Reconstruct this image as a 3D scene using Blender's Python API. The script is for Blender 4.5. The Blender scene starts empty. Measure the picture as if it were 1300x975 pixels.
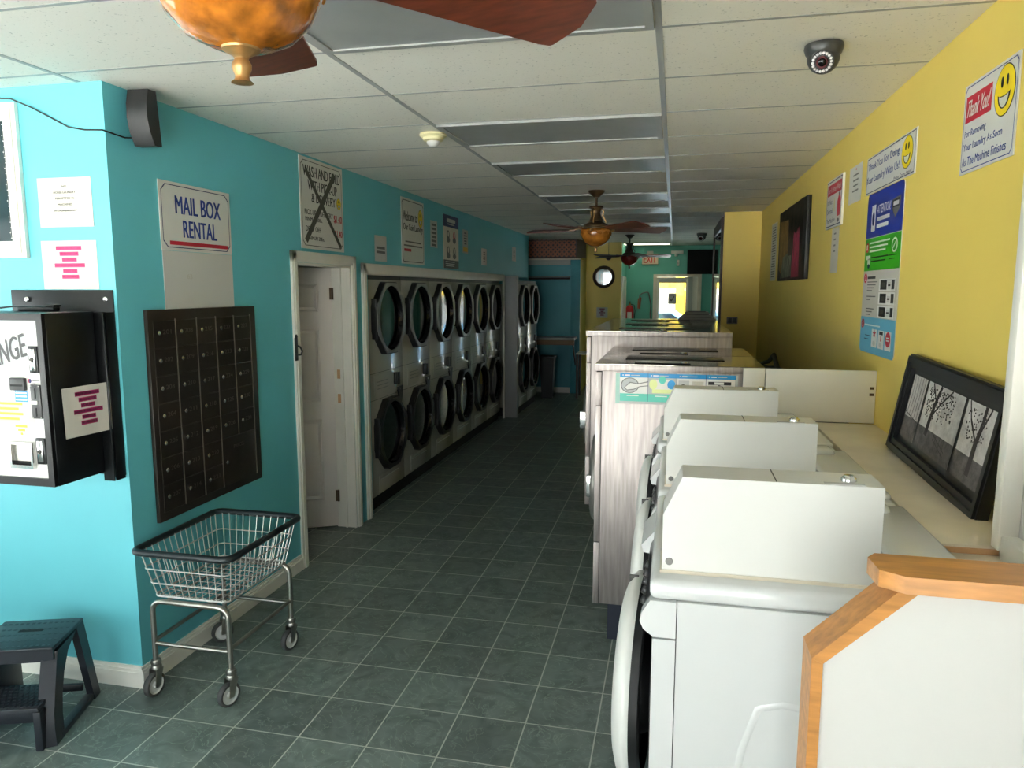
import bpy, bmesh, math, random
from mathutils import Matrix, Vector
random.seed(7)
scene = bpy.context.scene
COL = scene.collection
PI = math.pi

# ------------------------------------------------------------------ camera
F_PX, PITCH, YAW, CAM_H = 917.82, 0.130152, 0.220195, 1.869355
cam_data = bpy.data.cameras.new('camera')
cam_data.sensor_fit = 'HORIZONTAL'
cam_data.sensor_width = 36.0
cam_data.lens = F_PX / 1300.0 * 36.0
cam_data.clip_start = 0.02
cam = bpy.data.objects.new('camera', cam_data)
COL.objects.link(cam)
cam.location = (0, 0, CAM_H)
cam.rotation_euler = (PI / 2 - PITCH, 0, YAW)
scene.camera = cam

# ------------------------------------------------------------------ exposure, sky, sun
scene.view_settings.view_transform = 'Standard'
scene.view_settings.look = 'None'
scene.view_settings.exposure = 1.45
scene.view_settings.gamma = 1.0
scene.view_settings.use_curve_mapping = False
scene.cycles.max_bounces = 10
scene.cycles.diffuse_bounces = 6
scene.cycles.glossy_bounces = 4
scene.cycles.transmission_bounces = 6
scene.cycles.caustics_reflective = False
scene.cycles.caustics_refractive = False
scene.cycles.sample_clamp_indirect = 6.0
scene.cycles.use_denoising = True

world = bpy.data.worlds.new('sky')
scene.world = world
world.use_nodes = True
wn = world.node_tree
wn.nodes.clear()
w_out = wn.nodes.new('ShaderNodeOutputWorld')
w_bg = wn.nodes.new('ShaderNodeBackground')
w_ramp = wn.nodes.new('ShaderNodeValToRGB')
w_sep = wn.nodes.new('ShaderNodeSeparateXYZ')
w_tc = wn.nodes.new('ShaderNodeTexCoord')
w_ramp.color_ramp.elements[0].position = 0.0
w_ramp.color_ramp.elements[0].color = (0.86, 0.88, 0.88, 1)
w_ramp.color_ramp.elements[1].position = 0.7
w_ramp.color_ramp.elements[1].color = (0.74, 0.87, 1.0, 1)
w_bg.inputs['Strength'].default_value = 2.2
wn.links.new(w_tc.outputs['Generated'], w_sep.inputs[0])
wn.links.new(w_sep.outputs['Z'], w_ramp.inputs[0])
wn.links.new(w_ramp.outputs[0], w_bg.inputs['Color'])
wn.links.new(w_bg.outputs[0], w_out.inputs[0])

sun_data = bpy.data.lights.new('sun', 'SUN')
sun_data.energy = 40.0
sun_data.angle = 0.01
sun_data.color = (1.0, 0.985, 0.97)
sun = bpy.data.objects.new('sun', sun_data)
COL.objects.link(sun)
sun.rotation_euler = Vector((0.28, -0.55, -1.0)).to_track_quat('-Z', 'Y').to_euler()

def portal(name, loc, sx, sz, facing):          # guides sky light through a window opening
    d = bpy.data.lights.new(name, 'AREA')
    d.shape = 'RECTANGLE'; d.size = sx; d.size_y = sz
    d.cycles.is_portal = True
    o = bpy.data.objects.new(name, d); COL.objects.link(o)
    o.location = loc
    o.rotation_euler = Vector(facing).to_track_quat('-Z', 'Z').to_euler()
portal('window_portal', (-3.55, -1.68, 1.375), 3.7, 2.45, (0, 1, 0))
portal('window_portal', (-0.55, -1.68, 1.375), 1.9, 2.45, (0, 1, 0))
portal('window_portal', (-6.13, 0.525, 1.425), 2.25, 3.65, (1, 0, 0))  # sky light through the added side window
portal('door_portal', (-0.08, 15.34, 1.12), 0.66, 1.95, (0, -1, 0))

# ------------------------------------------------------------------ materials
def lin(c):
    c = c / 255.0
    return c / 12.92 if c <= 0.04045 else ((c + 0.055) / 1.055) ** 2.4
def srgb(r, g, b): return (lin(r), lin(g), lin(b), 1.0)
MATS = {}
def mat(name, rgb, rough=0.5, metal=0.0, spec=0.5, noise=0.0, nscale=8.0, stretch=None, bump=0.0, bscale=60.0, coat=0.0):
    m = bpy.data.materials.new(name); m.use_nodes = True
    nt = m.node_tree; b = nt.nodes['Principled BSDF']
    col = srgb(*rgb)
    b.inputs['Base Color'].default_value = col
    b.inputs['Roughness'].default_value = rough
    b.inputs['Metallic'].default_value = metal
    b.inputs['Specular IOR Level'].default_value = spec
    b.inputs['Coat Weight'].default_value = coat
    geo = None
    if noise or bump:
        geo = nt.nodes.new('ShaderNodeTexCoord')
        mp = nt.nodes.new('ShaderNodeMapping')
        nt.links.new(geo.outputs['Object'], mp.inputs['Vector'])
        if stretch: mp.inputs['Scale'].default_value = stretch
    if noise:
        n = nt.nodes.new('ShaderNodeTexNoise'); n.inputs['Scale'].default_value = nscale
        n.inputs['Detail'].default_value = 6.0
        nt.links.new(mp.outputs[0], n.inputs['Vector'])
        r = nt.nodes.new('ShaderNodeValToRGB')
        r.color_ramp.elements[0].position = 0.3; r.color_ramp.elements[1].position = 0.7
        r.color_ramp.elements[0].color = tuple(max(0, x * (1 - noise)) for x in col[:3]) + (1,)
        r.color_ramp.elements[1].color = tuple(min(1, x * (1 + noise)) for x in col[:3]) + (1,)
        nt.links.new(n.outputs['Fac'], r.inputs[0])
        nt.links.new(r.outputs[0], b.inputs['Base Color'])
    if bump:
        n2 = nt.nodes.new('ShaderNodeTexNoise'); n2.inputs['Scale'].default_value = bscale
        nt.links.new(mp.outputs[0], n2.inputs['Vector'])
        bp = nt.nodes.new('ShaderNodeBump'); bp.inputs['Strength'].default_value = bump
        bp.inputs['Distance'].default_value = 0.004
        nt.links.new(n2.outputs['Fac'], bp.inputs['Height'])
        nt.links.new(bp.outputs[0], b.inputs['Normal'])
    MATS[name] = m
    return m
def emit(name, rgb, strength):
    m = mat(name, rgb, 0.5)
    b = m.node_tree.nodes['Principled BSDF']
    b.inputs['Emission Color'].default_value = srgb(*rgb)
    b.inputs['Emission Strength'].default_value = strength

mat('teal_paint', (100, 190, 201), 0.45, noise=0.03, nscale=2, bump=0.06, bscale=120)
mat('green_paint', (92, 178, 160), 0.5, noise=0.03, nscale=2)
mat('blue_paint', (66, 150, 166), 0.5, noise=0.04, nscale=3)
mat('yellow_paint', (230, 204, 102), 0.5, noise=0.03, nscale=2, bump=0.06, bscale=120)
mat('white_wall', (212, 209, 204), 0.6, noise=0.02, nscale=3, bump=0.05, bscale=90)
mat('white_trim', (236, 232, 222), 0.4, noise=0.03, nscale=6)
mat('grey_trim', (176, 176, 172), 0.5)
mat('white_door', (236, 228, 224), 0.4)
mat('grid_metal', (158, 158, 154), 0.4)
mat('enamel', (214, 215, 214), 0.22, coat=0.2)
mat('case_white', (212, 211, 206), 0.38)
mat('cream', (222, 212, 194), 0.35, noise=0.10, nscale=5)
mat('panel_white', (226, 222, 212), 0.4, noise=0.03, nscale=5)
mat('dryer_enamel', (172, 170, 160), 0.22, coat=0.3)
mat('dryer_dark', (15, 15, 16), 0.45)
mat('door_silver', (128, 127, 122), 0.42, metal=0.4)
mat('black_glass', (6, 6, 9), 0.06, spec=0.6)
mat('black_rubber', (14, 14, 15), 0.5)
mat('black_plastic', (20, 22, 25), 0.42, noise=0.1, nscale=30)
mat('stool_plastic', (34, 37, 44), 0.36, noise=0.15, nscale=12)
mat('black_metal', (13, 14, 16), 0.28)
mat('dark_grey', (52, 52, 52), 0.4)
mat('control_dark', (44, 44, 46), 0.35)
mat('mailbox_bronze', (44, 37, 31), 0.42, metal=0.3, noise=0.08, nscale=20)
mat('mailbox_edge', (112, 104, 94), 0.4, metal=0.5)
mat('dull_number', (96, 90, 82), 0.5)
mat('chrome', (214, 214, 210), 0.16, metal=1.0)
mat('steel_tube', (176, 172, 164), 0.28, metal=1.0, noise=0.1, nscale=20)
mat('wire_steel', (200, 200, 196), 0.35, metal=0.5)
mat('steel_brushed', (172, 162, 158), 0.48, metal=0.85, noise=0.2, nscale=4.0, stretch=(16, 16, 1.2))
mat('steel_top', (156, 150, 142), 0.14, metal=1.0, noise=0.06, nscale=4, stretch=(1, 12, 1))
mat('steel_mid', (122, 118, 112), 0.4)
mat('steel_dark', (70, 68, 64), 0.25, metal=0.9)
mat('seam', (60, 58, 56), 0.6)
mat('caster_grey', (205, 205, 202), 0.5)
mat('tyre_grey', (70, 70, 69), 0.6)
mat('cart_rim', (24, 34, 38), 0.4)
mat('oak', (188, 128, 64), 0.42, noise=0.22, nscale=5, stretch=(2, 14, 14))
mat('fan_wood', (104, 50, 32), 0.35, noise=0.35, nscale=4, stretch=(3, 14, 14))
mat('fan_bronze', (96, 74, 50), 0.35, metal=0.7, noise=0.25, nscale=14)
mat('fan_gilt', (176, 136, 84), 0.35, metal=0.6, noise=0.3, nscale=30)
mat('amber_glass', (184, 108, 30), 0.16, noise=0.5, nscale=26, bump=0.35, bscale=45, coat=0.6)
mat('amber_mid', (160, 98, 34), 0.25, noise=0.4, nscale=16, bump=0.2, bscale=40, coat=0.3)
mat('dark_amber', (104, 34, 22), 0.2, noise=0.3, nscale=12, coat=0.4)
mat('speaker_black', (24, 23, 23), 0.5)
mat('paper', (196, 191, 180), 0.7)
mat('paper_grey', (206, 204, 198), 0.7)
mat('sign_white', (222, 220, 214), 0.35)
mat('ink_blue', (30, 58, 140), 0.5)
mat('ink_navy', (26, 36, 92), 0.5)
mat('ink_black', (28, 27, 27), 0.5)
mat('ink_grey', (110, 108, 106), 0.6)
mat('ink_red', (196, 38, 58), 0.5)
mat('ink_pink', (226, 58, 120), 0.6)
mat('ink_purple', (150, 20, 84), 0.6)
mat('ink_maroon', (120, 14, 52), 0.6)
mat('tape_dark', (70, 68, 58), 0.5)
mat('smile_yellow', (244, 214, 20), 0.4)
mat('attention_blue', (28, 52, 150), 0.4)
mat('attention_green', (52, 168, 22), 0.4)
mat('attention_cyan', (98, 176, 204), 0.4)
mat('label_blue', (24, 140, 200), 0.4)
mat('label_teal', (78, 186, 166), 0.4)
mat('label_grey', (178, 180, 180), 0.4)
mat('label_lime', (214, 222, 150), 0.4)
mat('label_teal_pale', (150, 190, 176), 0.4)
mat('label_yellow', (236, 190, 60), 0.5)
mat('lattice_wood', (150, 82, 48), 0.5, noise=0.2, nscale=8)
mat('dark_wood', (58, 36, 26), 0.45)
mat('mirror', (170, 173, 176), 0.03, metal=1.0)
mat('ext_red', (186, 22, 34), 0.3)
mat('brass', (170, 140, 70), 0.35, metal=0.8)
mat('hinge_brown', (92, 72, 52), 0.45, metal=0.5)
mat('bare_wood', (206, 160, 118), 0.6)
mat('iron', (24, 24, 26), 0.5)
mat('tv_black', (6, 6, 7), 0.6, spec=0.15)
mat('camera_grey', (66, 66, 64), 0.35, metal=0.3)
mat('led_white', (230, 226, 226), 0.3)
mat('lens_red', (96, 48, 48), 0.2)
mat('detector_cream', (226, 216, 170), 0.5)
mat('lens_diffuser', (150, 152, 150), 0.35, noise=0.06, nscale=6)
emit('lit_tube', (255, 246, 215), 0.9)
emit('exit_face', (255, 120, 100), 0.0)
mat('exit_red', (214, 40, 34), 0.5)
mat('exit_cream', (226, 196, 168), 0.5)
mat('vinyl_yellow', (250, 206, 30), 0.6)
mat('pale_concrete', (204, 203, 200), 0.9, noise=0.1, nscale=3)  # light concrete ground, made pale to bounce sunlight up to the ceiling
mat('car_blue', (120, 176, 224), 0.25, coat=0.5)
mat('car_glass', (30, 40, 50), 0.1)
mat('outlet_grey', (120, 116, 108), 0.5)
mat('navy_plinth', (34, 38, 52), 0.5)
mat('picture_frame', (22, 22, 24), 0.4)
mat('painting_edge', (16, 15, 14), 0.5)
mat('mat_black', (12, 12, 13), 0.35)
mat('gap_black', (7, 7, 7), 0.8)
mat('end_grey', (150, 150, 152), 0.5)
mat('window_dark', (46, 62, 66), 0.08)
mat('shelf_grey', (120, 120, 118), 0.4, metal=0.3)

def tile_floor():
    m = bpy.data.materials.new('floor_tile'); m.use_nodes = True
    nt = m.node_tree; b = nt.nodes['Principled BSDF']; N = nt.nodes.new; L = nt.links.new
    g = N('ShaderNodeNewGeometry'); mp = N('ShaderNodeMapping'); mp.vector_type = 'POINT'
    mp.inputs['Location'].default_value = (1.495765 + 0.3048 * 20, -3.172014 + 0.3048 * 40, 0)
    L(g.outputs['Position'], mp.inputs['Vector'])
    br = N('ShaderNodeTexBrick'); br.offset = 0.0; br.squash = 1.0
    br.inputs['Scale'].default_value = 1.0
    br.inputs['Brick Width'].default_value = 0.3048; br.inputs['Row Height'].default_value = 0.3048
    br.inputs['Mortar Size'].default_value = 0.0032; br.inputs['Mortar Smooth'].default_value = 0.2
    br.inputs['Bias'].default_value = 0.0
    br.inputs['Color1'].default_value = (0.75, 0.75, 0.75, 1); br.inputs['Color2'].default_value = (1.25, 1.25, 1.25, 1)
    br.inputs['Mortar'].default_value = (1, 1, 1, 1)
    L(mp.outputs[0], br.inputs['Vector'])
    n = N('ShaderNodeTexNoise'); n.inputs['Scale'].default_value = 7; n.inputs['Detail'].default_value = 8; n.inputs['Distortion'].default_value = 1.6
    L(mp.outputs[0], n.inputs['Vector'])
    r = N('ShaderNodeValToRGB'); e = r.color_ramp.elements
    e[0].position = 0.3; e[0].color = srgb(88, 99, 95); e[1].position = 0.62; e[1].color = srgb(114, 126, 121)
    L(n.outputs['Fac'], r.inputs[0])
    v = N('ShaderNodeTexNoise'); v.inputs['Scale'].default_value = 5; v.inputs['Detail'].default_value = 5; v.inputs['Distortion'].default_value = 3.0
    L(mp.outputs[0], v.inputs['Vector'])
    vr = N('ShaderNodeValToRGB'); q = vr.color_ramp.elements
    q[0].position = 0.485; q[0].color = (0, 0, 0, 1); q[1].position = 0.5; q[1].color = (1, 1, 1, 1)
    q2 = q.new(0.515); q2.color = (0, 0, 0, 1)
    L(v.outputs['Fac'], vr.inputs[0])
    mx = N('ShaderNodeMix'); mx.data_type = 'RGBA'
    L(vr.outputs[0], mx.inputs[0]); L(r.outputs[0], mx.inputs[6]); mx.inputs[7].default_value = srgb(134, 148, 138)
    ml = N('ShaderNodeMix'); ml.data_type = 'RGBA'; ml.blend_type = 'MULTIPLY'; ml.inputs[0].default_value = 0.6
    L(mx.outputs[2], ml.inputs[6]); L(br.outputs['Color'], ml.inputs[7])
    mg = N('ShaderNodeMix'); mg.data_type = 'RGBA'
    L(br.outputs['Fac'], mg.inputs[0]); L(ml.outputs[2], mg.inputs[6]); mg.inputs[7].default_value = srgb(196, 198, 188)
    L(mg.outputs[2], b.inputs['Base Color'])
    b.inputs['Roughness'].default_value = 0.42
    bp = N('ShaderNodeBump'); bp.invert = True; bp.inputs['Strength'].default_value = 0.3; bp.inputs['Distance'].default_value = 0.002
    L(br.outputs['Fac'], bp.inputs['Height']); L(bp.outputs[0], b.inputs['Normal'])
    MATS['floor_tile'] = m
tile_floor()

def ceiling_tile():
    m = bpy.data.materials.new('ceiling_tile'); m.use_nodes = True
    nt = m.node_tree; b = nt.nodes['Principled BSDF']; N = nt.nodes.new; L = nt.links.new
    g = N('ShaderNodeNewGeometry')
    n = N('ShaderNodeTexNoise'); n.inputs['Scale'].default_value = 90; n.inputs['Detail'].default_value = 3
    L(g.outputs['Position'], n.inputs['Vector'])
    r = N('ShaderNodeValToRGB'); e = r.color_ramp.elements
    e[0].position = 0.27; e[0].color = srgb(186, 182, 173); e[1].position = 0.36; e[1].color = srgb(238, 233, 222)
    L(n.outputs['Fac'], r.inputs[0]); L(r.outputs[0], b.inputs['Base Color'])
    bp = N('ShaderNodeBump'); bp.inputs['Strength'].default_value = 0.15; bp.inputs['Distance'].default_value = 0.003
    L(n.outputs['Fac'], bp.inputs['Height']); L(bp.outputs[0], b.inputs['Normal'])
    b.inputs['Roughness'].default_value = 0.85
    MATS['ceiling_tile'] = m
ceiling_tile()

def photo_mat(name, lo, hi, scale, stretch):
    m = bpy.data.materials.new(name); m.use_nodes = True
    nt = m.node_tree; b = nt.nodes['Principled BSDF']; N = nt.nodes.new; L = nt.links.new
    t = N('ShaderNodeTexCoord'); mp = N('ShaderNodeMapping'); mp.inputs['Scale'].default_value = stretch
    L(t.outputs['Object'], mp.inputs['Vector'])
    n = N('ShaderNodeTexNoise'); n.inputs['Scale'].default_value = scale; n.inputs['Detail'].default_value = 9; n.inputs['Roughness'].default_value = 0.75
    L(mp.outputs[0], n.inputs['Vector'])
    r = N('ShaderNodeValToRGB'); e = r.color_ramp.elements
    e[0].position = 0.38; e[0].color = srgb(*lo); e[1].position = 0.62; e[1].color = srgb(*hi)
    L(n.outputs['Fac'], r.inputs[0]); L(r.outputs[0], b.inputs['Base Color'])
    b.inputs['Roughness'].default_value = 0.6; b.inputs['Specular IOR Level'].default_value = 0.2
    MATS[name] = m
photo_mat('photo_mist', (168, 163, 160), (222, 218, 214), 3, (1, 1, 1))
photo_mat('photo_grass', (88, 84, 84), (118, 113, 112), 24, (1, 1, 1))
photo_mat('photo_leaves', (52, 48, 48), (112, 106, 104), 60, (1, 1, 1))
mat('photo_bark', (62, 57, 56), 0.6)
photo_mat('painting_dark', (22, 20, 18), (62, 54, 44), 7, (1.5, 1, 1))
photo_mat('painting_gold', (70, 52, 22), (150, 116, 60), 9, (5, 1, 1))
photo_mat('painting_red', (86, 24, 40), (186, 60, 86), 9, (4, 1, 1))
photo_mat('painting_green', (50, 60, 50), (128, 136, 118), 8, (3, 1, 1))

def glass_mat(name, tint, rough=0.02):
    m = bpy.data.materials.new(name); m.use_nodes = True
    nt = m.node_tree; nt.nodes.clear(); N = nt.nodes.new; L = nt.links.new
    o = N('ShaderNodeOutputMaterial'); t = N('ShaderNodeBsdfTransparent'); g = N('ShaderNodeBsdfGlossy')
    f = N('ShaderNodeFresnel'); f.inputs[0].default_value = 1.45; x = N('ShaderNodeMixShader')
    t.inputs[0].default_value = tint; g.inputs['Roughness'].default_value = rough
    L(f.outputs[0], x.inputs[0]); L(t.outputs[0], x.inputs[1]); L(g.outputs[0], x.inputs[2]); L(x.outputs[0], o.inputs[0])
    MATS[name] = m
glass_mat('clear_glass', (0.95, 0.97, 0.96, 1))
glass_mat('tinted_glass', (0.8, 0.81, 0.8, 1))  # tint added to the back door pane to dim the street outside
glass_mat('dark_pane', (0.25, 0.30, 0.30, 1))

# ------------------------------------------------------------------ mesh builder
TEXT_CACHE = {}
def text_mesh(s):
    if s not in TEXT_CACHE:
        c = bpy.data.curves.new('t', 'FONT'); c.body = s; c.size = 1.0; c.resolution_u = 3; c.offset = 0.0
        o = bpy.data.objects.new('t', c)
        me = bpy.data.meshes.new_from_object(o)
        TEXT_CACHE[s] = ([tuple(v.co) for v in me.vertices], [tuple(p.vertices) for p in me.polygons])
        bpy.data.meshes.remove(me); bpy.data.objects.remove(o); bpy.data.curves.remove(c)
    return TEXT_CACHE[s]

class MB:
    def __init__(self):
        self.v = []; self.f = []; self.mi = []; self.sm = []; self.mats = []; self.keep = []
    def add(self, vs, fs, m, smooth=False, M=None):
        if m not in self.mats: self.mats.append(m)
        k = self.mats.index(m); n = len(self.v)
        self.v += [tuple(M @ Vector(p)) for p in vs] if M else [tuple(p) for p in vs]
        for f in fs:
            self.f.append(tuple(n + i for i in f)); self.mi.append(k); self.sm.append(smooth)
        return self
    def box(self, a, b, m, bev=0.0, M=None, seg=2):
        a, b = [min(p, q) for p, q in zip(a, b)], [max(p, q) for p, q in zip(a, b)]
        if bev > 0:
            bm = bmesh.new(); bmesh.ops.create_cube(bm, size=1.0)
            for v in bm.verts:
                v.co = [a[i] + (v.co[i] + 0.5) * (b[i] - a[i]) for i in range(3)]
            bev = min(bev, 0.49 * min(b[i] - a[i] for i in range(3)))
            bmesh.ops.bevel(bm, geom=bm.edges[:], offset=bev, segments=seg, affect='EDGES', profile=0.5)
            bm.verts.index_update()
            self.add([tuple(v.co) for v in bm.verts], [[v.index for v in f.verts] for f in bm.faces], m, True, M)
            bm.free()
            return self
        x0, y0, z0 = a; x1, y1, z1 = b
        return self.add([(x0, y0, z0), (x1, y0, z0), (x1, y1, z0), (x0, y1, z0), (x0, y0, z1), (x1, y0, z1), (x1, y1, z1), (x0, y1, z1)],
                        [(0, 3, 2, 1), (4, 5, 6, 7), (0, 1, 5, 4), (1, 2, 6, 5), (2, 3, 7, 6), (3, 0, 4, 7)], m, False, M)
    def lathe(self, prof, m, seg=28, M=None, cap=False):
        vs = []; fs = []
        for r, z in prof:
            for k in range(seg):
                a = 2 * PI * k / seg; vs.append((r * math.cos(a), r * math.sin(a), z))
        for i in range(len(prof) - 1):
            for k in range(seg):
                fs.append((i * seg + k, i * seg + (k + 1) % seg, (i + 1) * seg + (k + 1) % seg, (i + 1) * seg + k))
        self.add(vs, fs, m, True, M)
        if cap and prof[0][0] > 1e-4: self.add(vs[:seg], [tuple(range(seg))[::-1]], m, False, M)
        if cap and prof[-1][0] > 1e-4: self.add(vs[-seg:], [tuple(range(seg))], m, False, M)
        return self
    def cyl(self, p0, p1, r, m, r1=None, seg=18):
        p0 = Vector(p0); d = Vector(p1) - p0
        M = Matrix.Translation(p0) @ d.to_track_quat('Z', 'Y').to_matrix().to_4x4()
        return self.lathe([(r, 0), (r if r1 is None else r1, d.length)], m, seg, M, True)
    def tube(self, pts, r, m, seg=8, closed=False):
        P = [Vector(p) for p in pts]; n = len(P); vs = []; fs = []
        up = None
        for i in range(n):
            if closed: t = (P[(i + 1) % n] - P[i - 1])
            else: t = P[min(i + 1, n - 1)] - P[max(i - 1, 0)]
            t.normalize()
            if up is None:
                up = Vector((0, 0, 1)) if abs(t.z) < 0.9 else Vector((1, 0, 0))
            a = t.cross(up)
            if a.length < 1e-4: a = t.cross(Vector((1, 0.3, 0.1)))
            a.normalize(); b = a.cross(t).normalized(); up = b
            for k in range(seg):
                w = 2 * PI * k / seg
                vs.append(P[i] + a * (r * math.cos(w)) + b * (r * math.sin(w)))
        for i in range(n if closed else n - 1):
            j = (i + 1) % n
            for k in range(seg):
                fs.append((i * seg + k, i * seg + (k + 1) % seg, j * seg + (k + 1) % seg, j * seg + k))
        self.add(vs, fs, m, True)
        if not closed:
            self.add(vs[:seg], [tuple(range(seg))], m); self.add(vs[-seg:], [tuple(range(seg))], m)
        return self
    def prism(self, poly, a, b, m, plane='xy', M=None, smooth=False):
        def P(p, t):
            if plane == 'xy': return (p[0], p[1], t)
            if plane == 'xz': return (p[0], t, p[1])
            return (t, p[0], p[1])
        n = len(poly)
        vs = [P(p, a) for p in poly] + [P(p, b) for p in poly]
        self.add(vs, [tuple(range(n)), tuple(range(2 * n - 1, n - 1, -1))], m, False, M)
        return self.add(vs, [(i, (i + 1) % n, n + (i + 1) % n, n + i) for i in range(n)], m, smooth, M)
    def ring(self, outer, inner, a, b, m, plane='xy', M=None):     # same point count, a flat ring with thickness
        n = len(outer)
        def P(p, t):
            if plane == 'xy': return (p[0], p[1], t)
            if plane == 'xz': return (p[0], t, p[1])
            return (t, p[0], p[1])
        vs = [P(p, a) for p in outer] + [P(p, a) for p in inner] + [P(p, b) for p in outer] + [P(p, b) for p in inner]
        fs = []
        for i in range(n):
            j = (i + 1) % n
            fs += [(i, j, n + j, n + i), (2 * n + i, 3 * n + i, 3 * n + j, 2 * n + j), (i, 2 * n + i, 2 * n + j, j), (n + i, n + j, 3 * n + j, 3 * n + i)]
        return self.add(vs, fs, m, False, M)
    # flat print, x to the right, y up, z out of the surface
    def rect(self, x0, y0, x1, y1, z, m):
        return self.add([(x0, y0, z), (x1, y0, z), (x1, y1, z), (x0, y1, z)], [(0, 1, 2, 3)] if (x1 - x0) * (y1 - y0) > 0 else [(3, 2, 1, 0)], m)
    def poly(self, pts, z, m):
        return self.add([(p[0], p[1], z) for p in pts], [tuple(range(len(pts)))], m)
    def disc(self, cx, cy, rx, ry, z, m, seg=28, a0=0, a1=2 * PI):
        return self.poly([(cx + rx * math.cos(a0 + (a1 - a0) * k / seg), cy + ry * math.sin(a0 + (a1 - a0) * k / seg)) for k in range(seg if a1 - a0 > 6.28 else seg + 1)], z, m)
    def line(self, p, q, w, z, m):
        d = Vector((q[0] - p[0], q[1] - p[1])).normalized() * (w / 2); n = (-d.y, d.x)
        return self.poly([(p[0] - n[0], p[1] - n[1]), (q[0] - n[0], q[1] - n[1]), (q[0] + n[0], q[1] + n[1]), (p[0] + n[0], p[1] + n[1])], z, m)
    def border(self, x0, y0, x1, y1, w, z, m, c=0.0):
        pts = lambda k: [(x0 + k + c, y0 + k), (x1 - k - c, y0 + k), (x1 - k, y0 + k + c), (x1 - k, y1 - k - c), (x1 - k - c, y1 - k), (x0 + k + c, y1 - k), (x0 + k, y1 - k - c), (x0 + k, y0 + k + c)]
        if c == 0:
            pts = lambda k: [(x0 + k, y0 + k), (x1 - k, y0 + k), (x1 - k, y1 - k), (x0 + k, y1 - k)]
        A = pts(0); B = pts(w)
        for i in range(len(A)):
            j = (i + 1) % len(A); self.poly([A[i], A[j], B[j], B[i]], z, m)
        return self
    def text(self, s, x0, y0, x1, y1, z, m, rot=0.0, shear=0.0):
        vs, fs = text_mesh(s)
        xs = [p[0] for p in vs]; ys = [p[1] for p in vs]
        ax, bx, ay, by = min(xs), max(xs), min(ys), max(ys)
        cx, cy = (x0 + x1) / 2, (y0 + y1) / 2; out = []
        for p in vs:
            dx = ((p[0] - ax) / (bx - ax) - 0.5) * (x1 - x0); dy = ((p[1] - ay) / (by - ay) - 0.5) * (y1 - y0)
            dx += shear * dy
            out.append((cx + dx * math.cos(rot) - dy * math.sin(rot), cy + dx * math.sin(rot) + dy * math.cos(rot), z))
        w = 0.028 * (y1 - y0)                                         # two strokes side by side make the bold face
        for k in (-1, 1): self.add([(p[0] + k * w, p[1], p[2] + 0.00015 * (k + 1)) for p in out], fs, m)
        return self
    def smiley(self, cx, cy, rx, ry, z):
        self.disc(cx, cy, rx, ry, z, 'ink_black'); self.disc(cx, cy, rx * 0.95, ry * 0.96, z + 0.0006, 'smile_yellow')
        for s in (-1, 1): self.disc(cx + s * rx * 0.25, cy + ry * 0.35, rx * 0.12, ry * 0.22, z + 0.0012, 'ink_black', 14)
        up = [(cx + rx * 0.6 * math.cos(PI + PI * k / 12), cy - ry * 0.08 + ry * 0.12 * math.sin(PI + PI * k / 12)) for k in range(13)]
        lo = [(cx + rx * 0.6 * math.cos(PI + PI * k / 12), cy - ry * 0.08 + ry * 0.62 * math.sin(PI + PI * k / 12)) for k in range(13)]
        for A, B, zz, mm in ((up, lo, 0.0012, 'ink_black'),):
            self.poly(A + B[::-1][1:-1], z + zz, mm)
        u2 = [(cx + (x - cx) * 0.8, y - ry * 0.05) for x, y in up]; l2 = [(cx + (x - cx) * 0.8, y + ry * 0.05) for x, y in lo]
        self.poly(u2 + l2[::-1][1:-1], z + 0.0018, 'sign_white')
        return self
    def build(self, name, parent=None, loc=(0, 0, 0), rz=0.0, M=None):
        me = bpy.data.meshes.new(name)
        me.from_pydata(self.v, [], self.f)
        for m in self.mats: me.materials.append(MATS[m])
        me.polygons.foreach_set('material_index', self.mi)
        me.polygons.foreach_set('use_smooth', self.sm)
        bm = bmesh.new(); bm.from_mesh(me)
        bmesh.ops.remove_doubles(bm, verts=bm.verts[:], dist=1e-6) if len(self.v) < 40000 else None
        bmesh.ops.recalc_face_normals(bm, faces=bm.faces[:])
        bm.to_mesh(me); bm.free()
        me.set_sharp_from_angle(angle=math.radians(42))
        me.update()
        o = bpy.data.objects.new(name, me); COL.objects.link(o)
        if M is not None: o.matrix_world = M
        else: o.location = loc; o.rotation_euler = (0, 0, rz)
        if parent: o.parent = parent
        return o

def tag(o, label, cat, group=None):
    o['label'] = label; o['category'] = cat
    if group: o['group'] = group
    return o
def thing(name, label, cat, loc=(0, 0, 0), rz=0.0, group=None):
    o = bpy.data.objects.new(name, None); COL.objects.link(o)
    o.empty_display_size = 0.1; o.location = loc; o.rotation_euler = (0, 0, rz)
    return tag(o, label, cat, group)
def struct(mb, name, parent=None):
    o = mb.build(name, parent)
    if not parent: o['kind'] = 'structure'
    return o
def dup(root, loc, label, rz=None):
    r = root.copy(); COL.objects.link(r); r.location = loc; r['label'] = label
    if rz is not None: r.rotation_euler = (0, 0, rz)
    for ch in root.children:
        c = ch.copy(); COL.objects.link(c); c.parent = r
        for g in ch.children:
            d = g.copy(); COL.objects.link(d); d.parent = c
    return r
def frame(o, u, up):                                              # matrix for something printed or mounted on a wall
    u = Vector(u).normalized(); up = Vector(up).normalized(); n = u.cross(up)
    M = Matrix.Identity(4)
    for i in range(3):
        M[i][0] = u[i]; M[i][1] = up[i]; M[i][2] = n[i]; M[i][3] = o[i]
    return M

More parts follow.
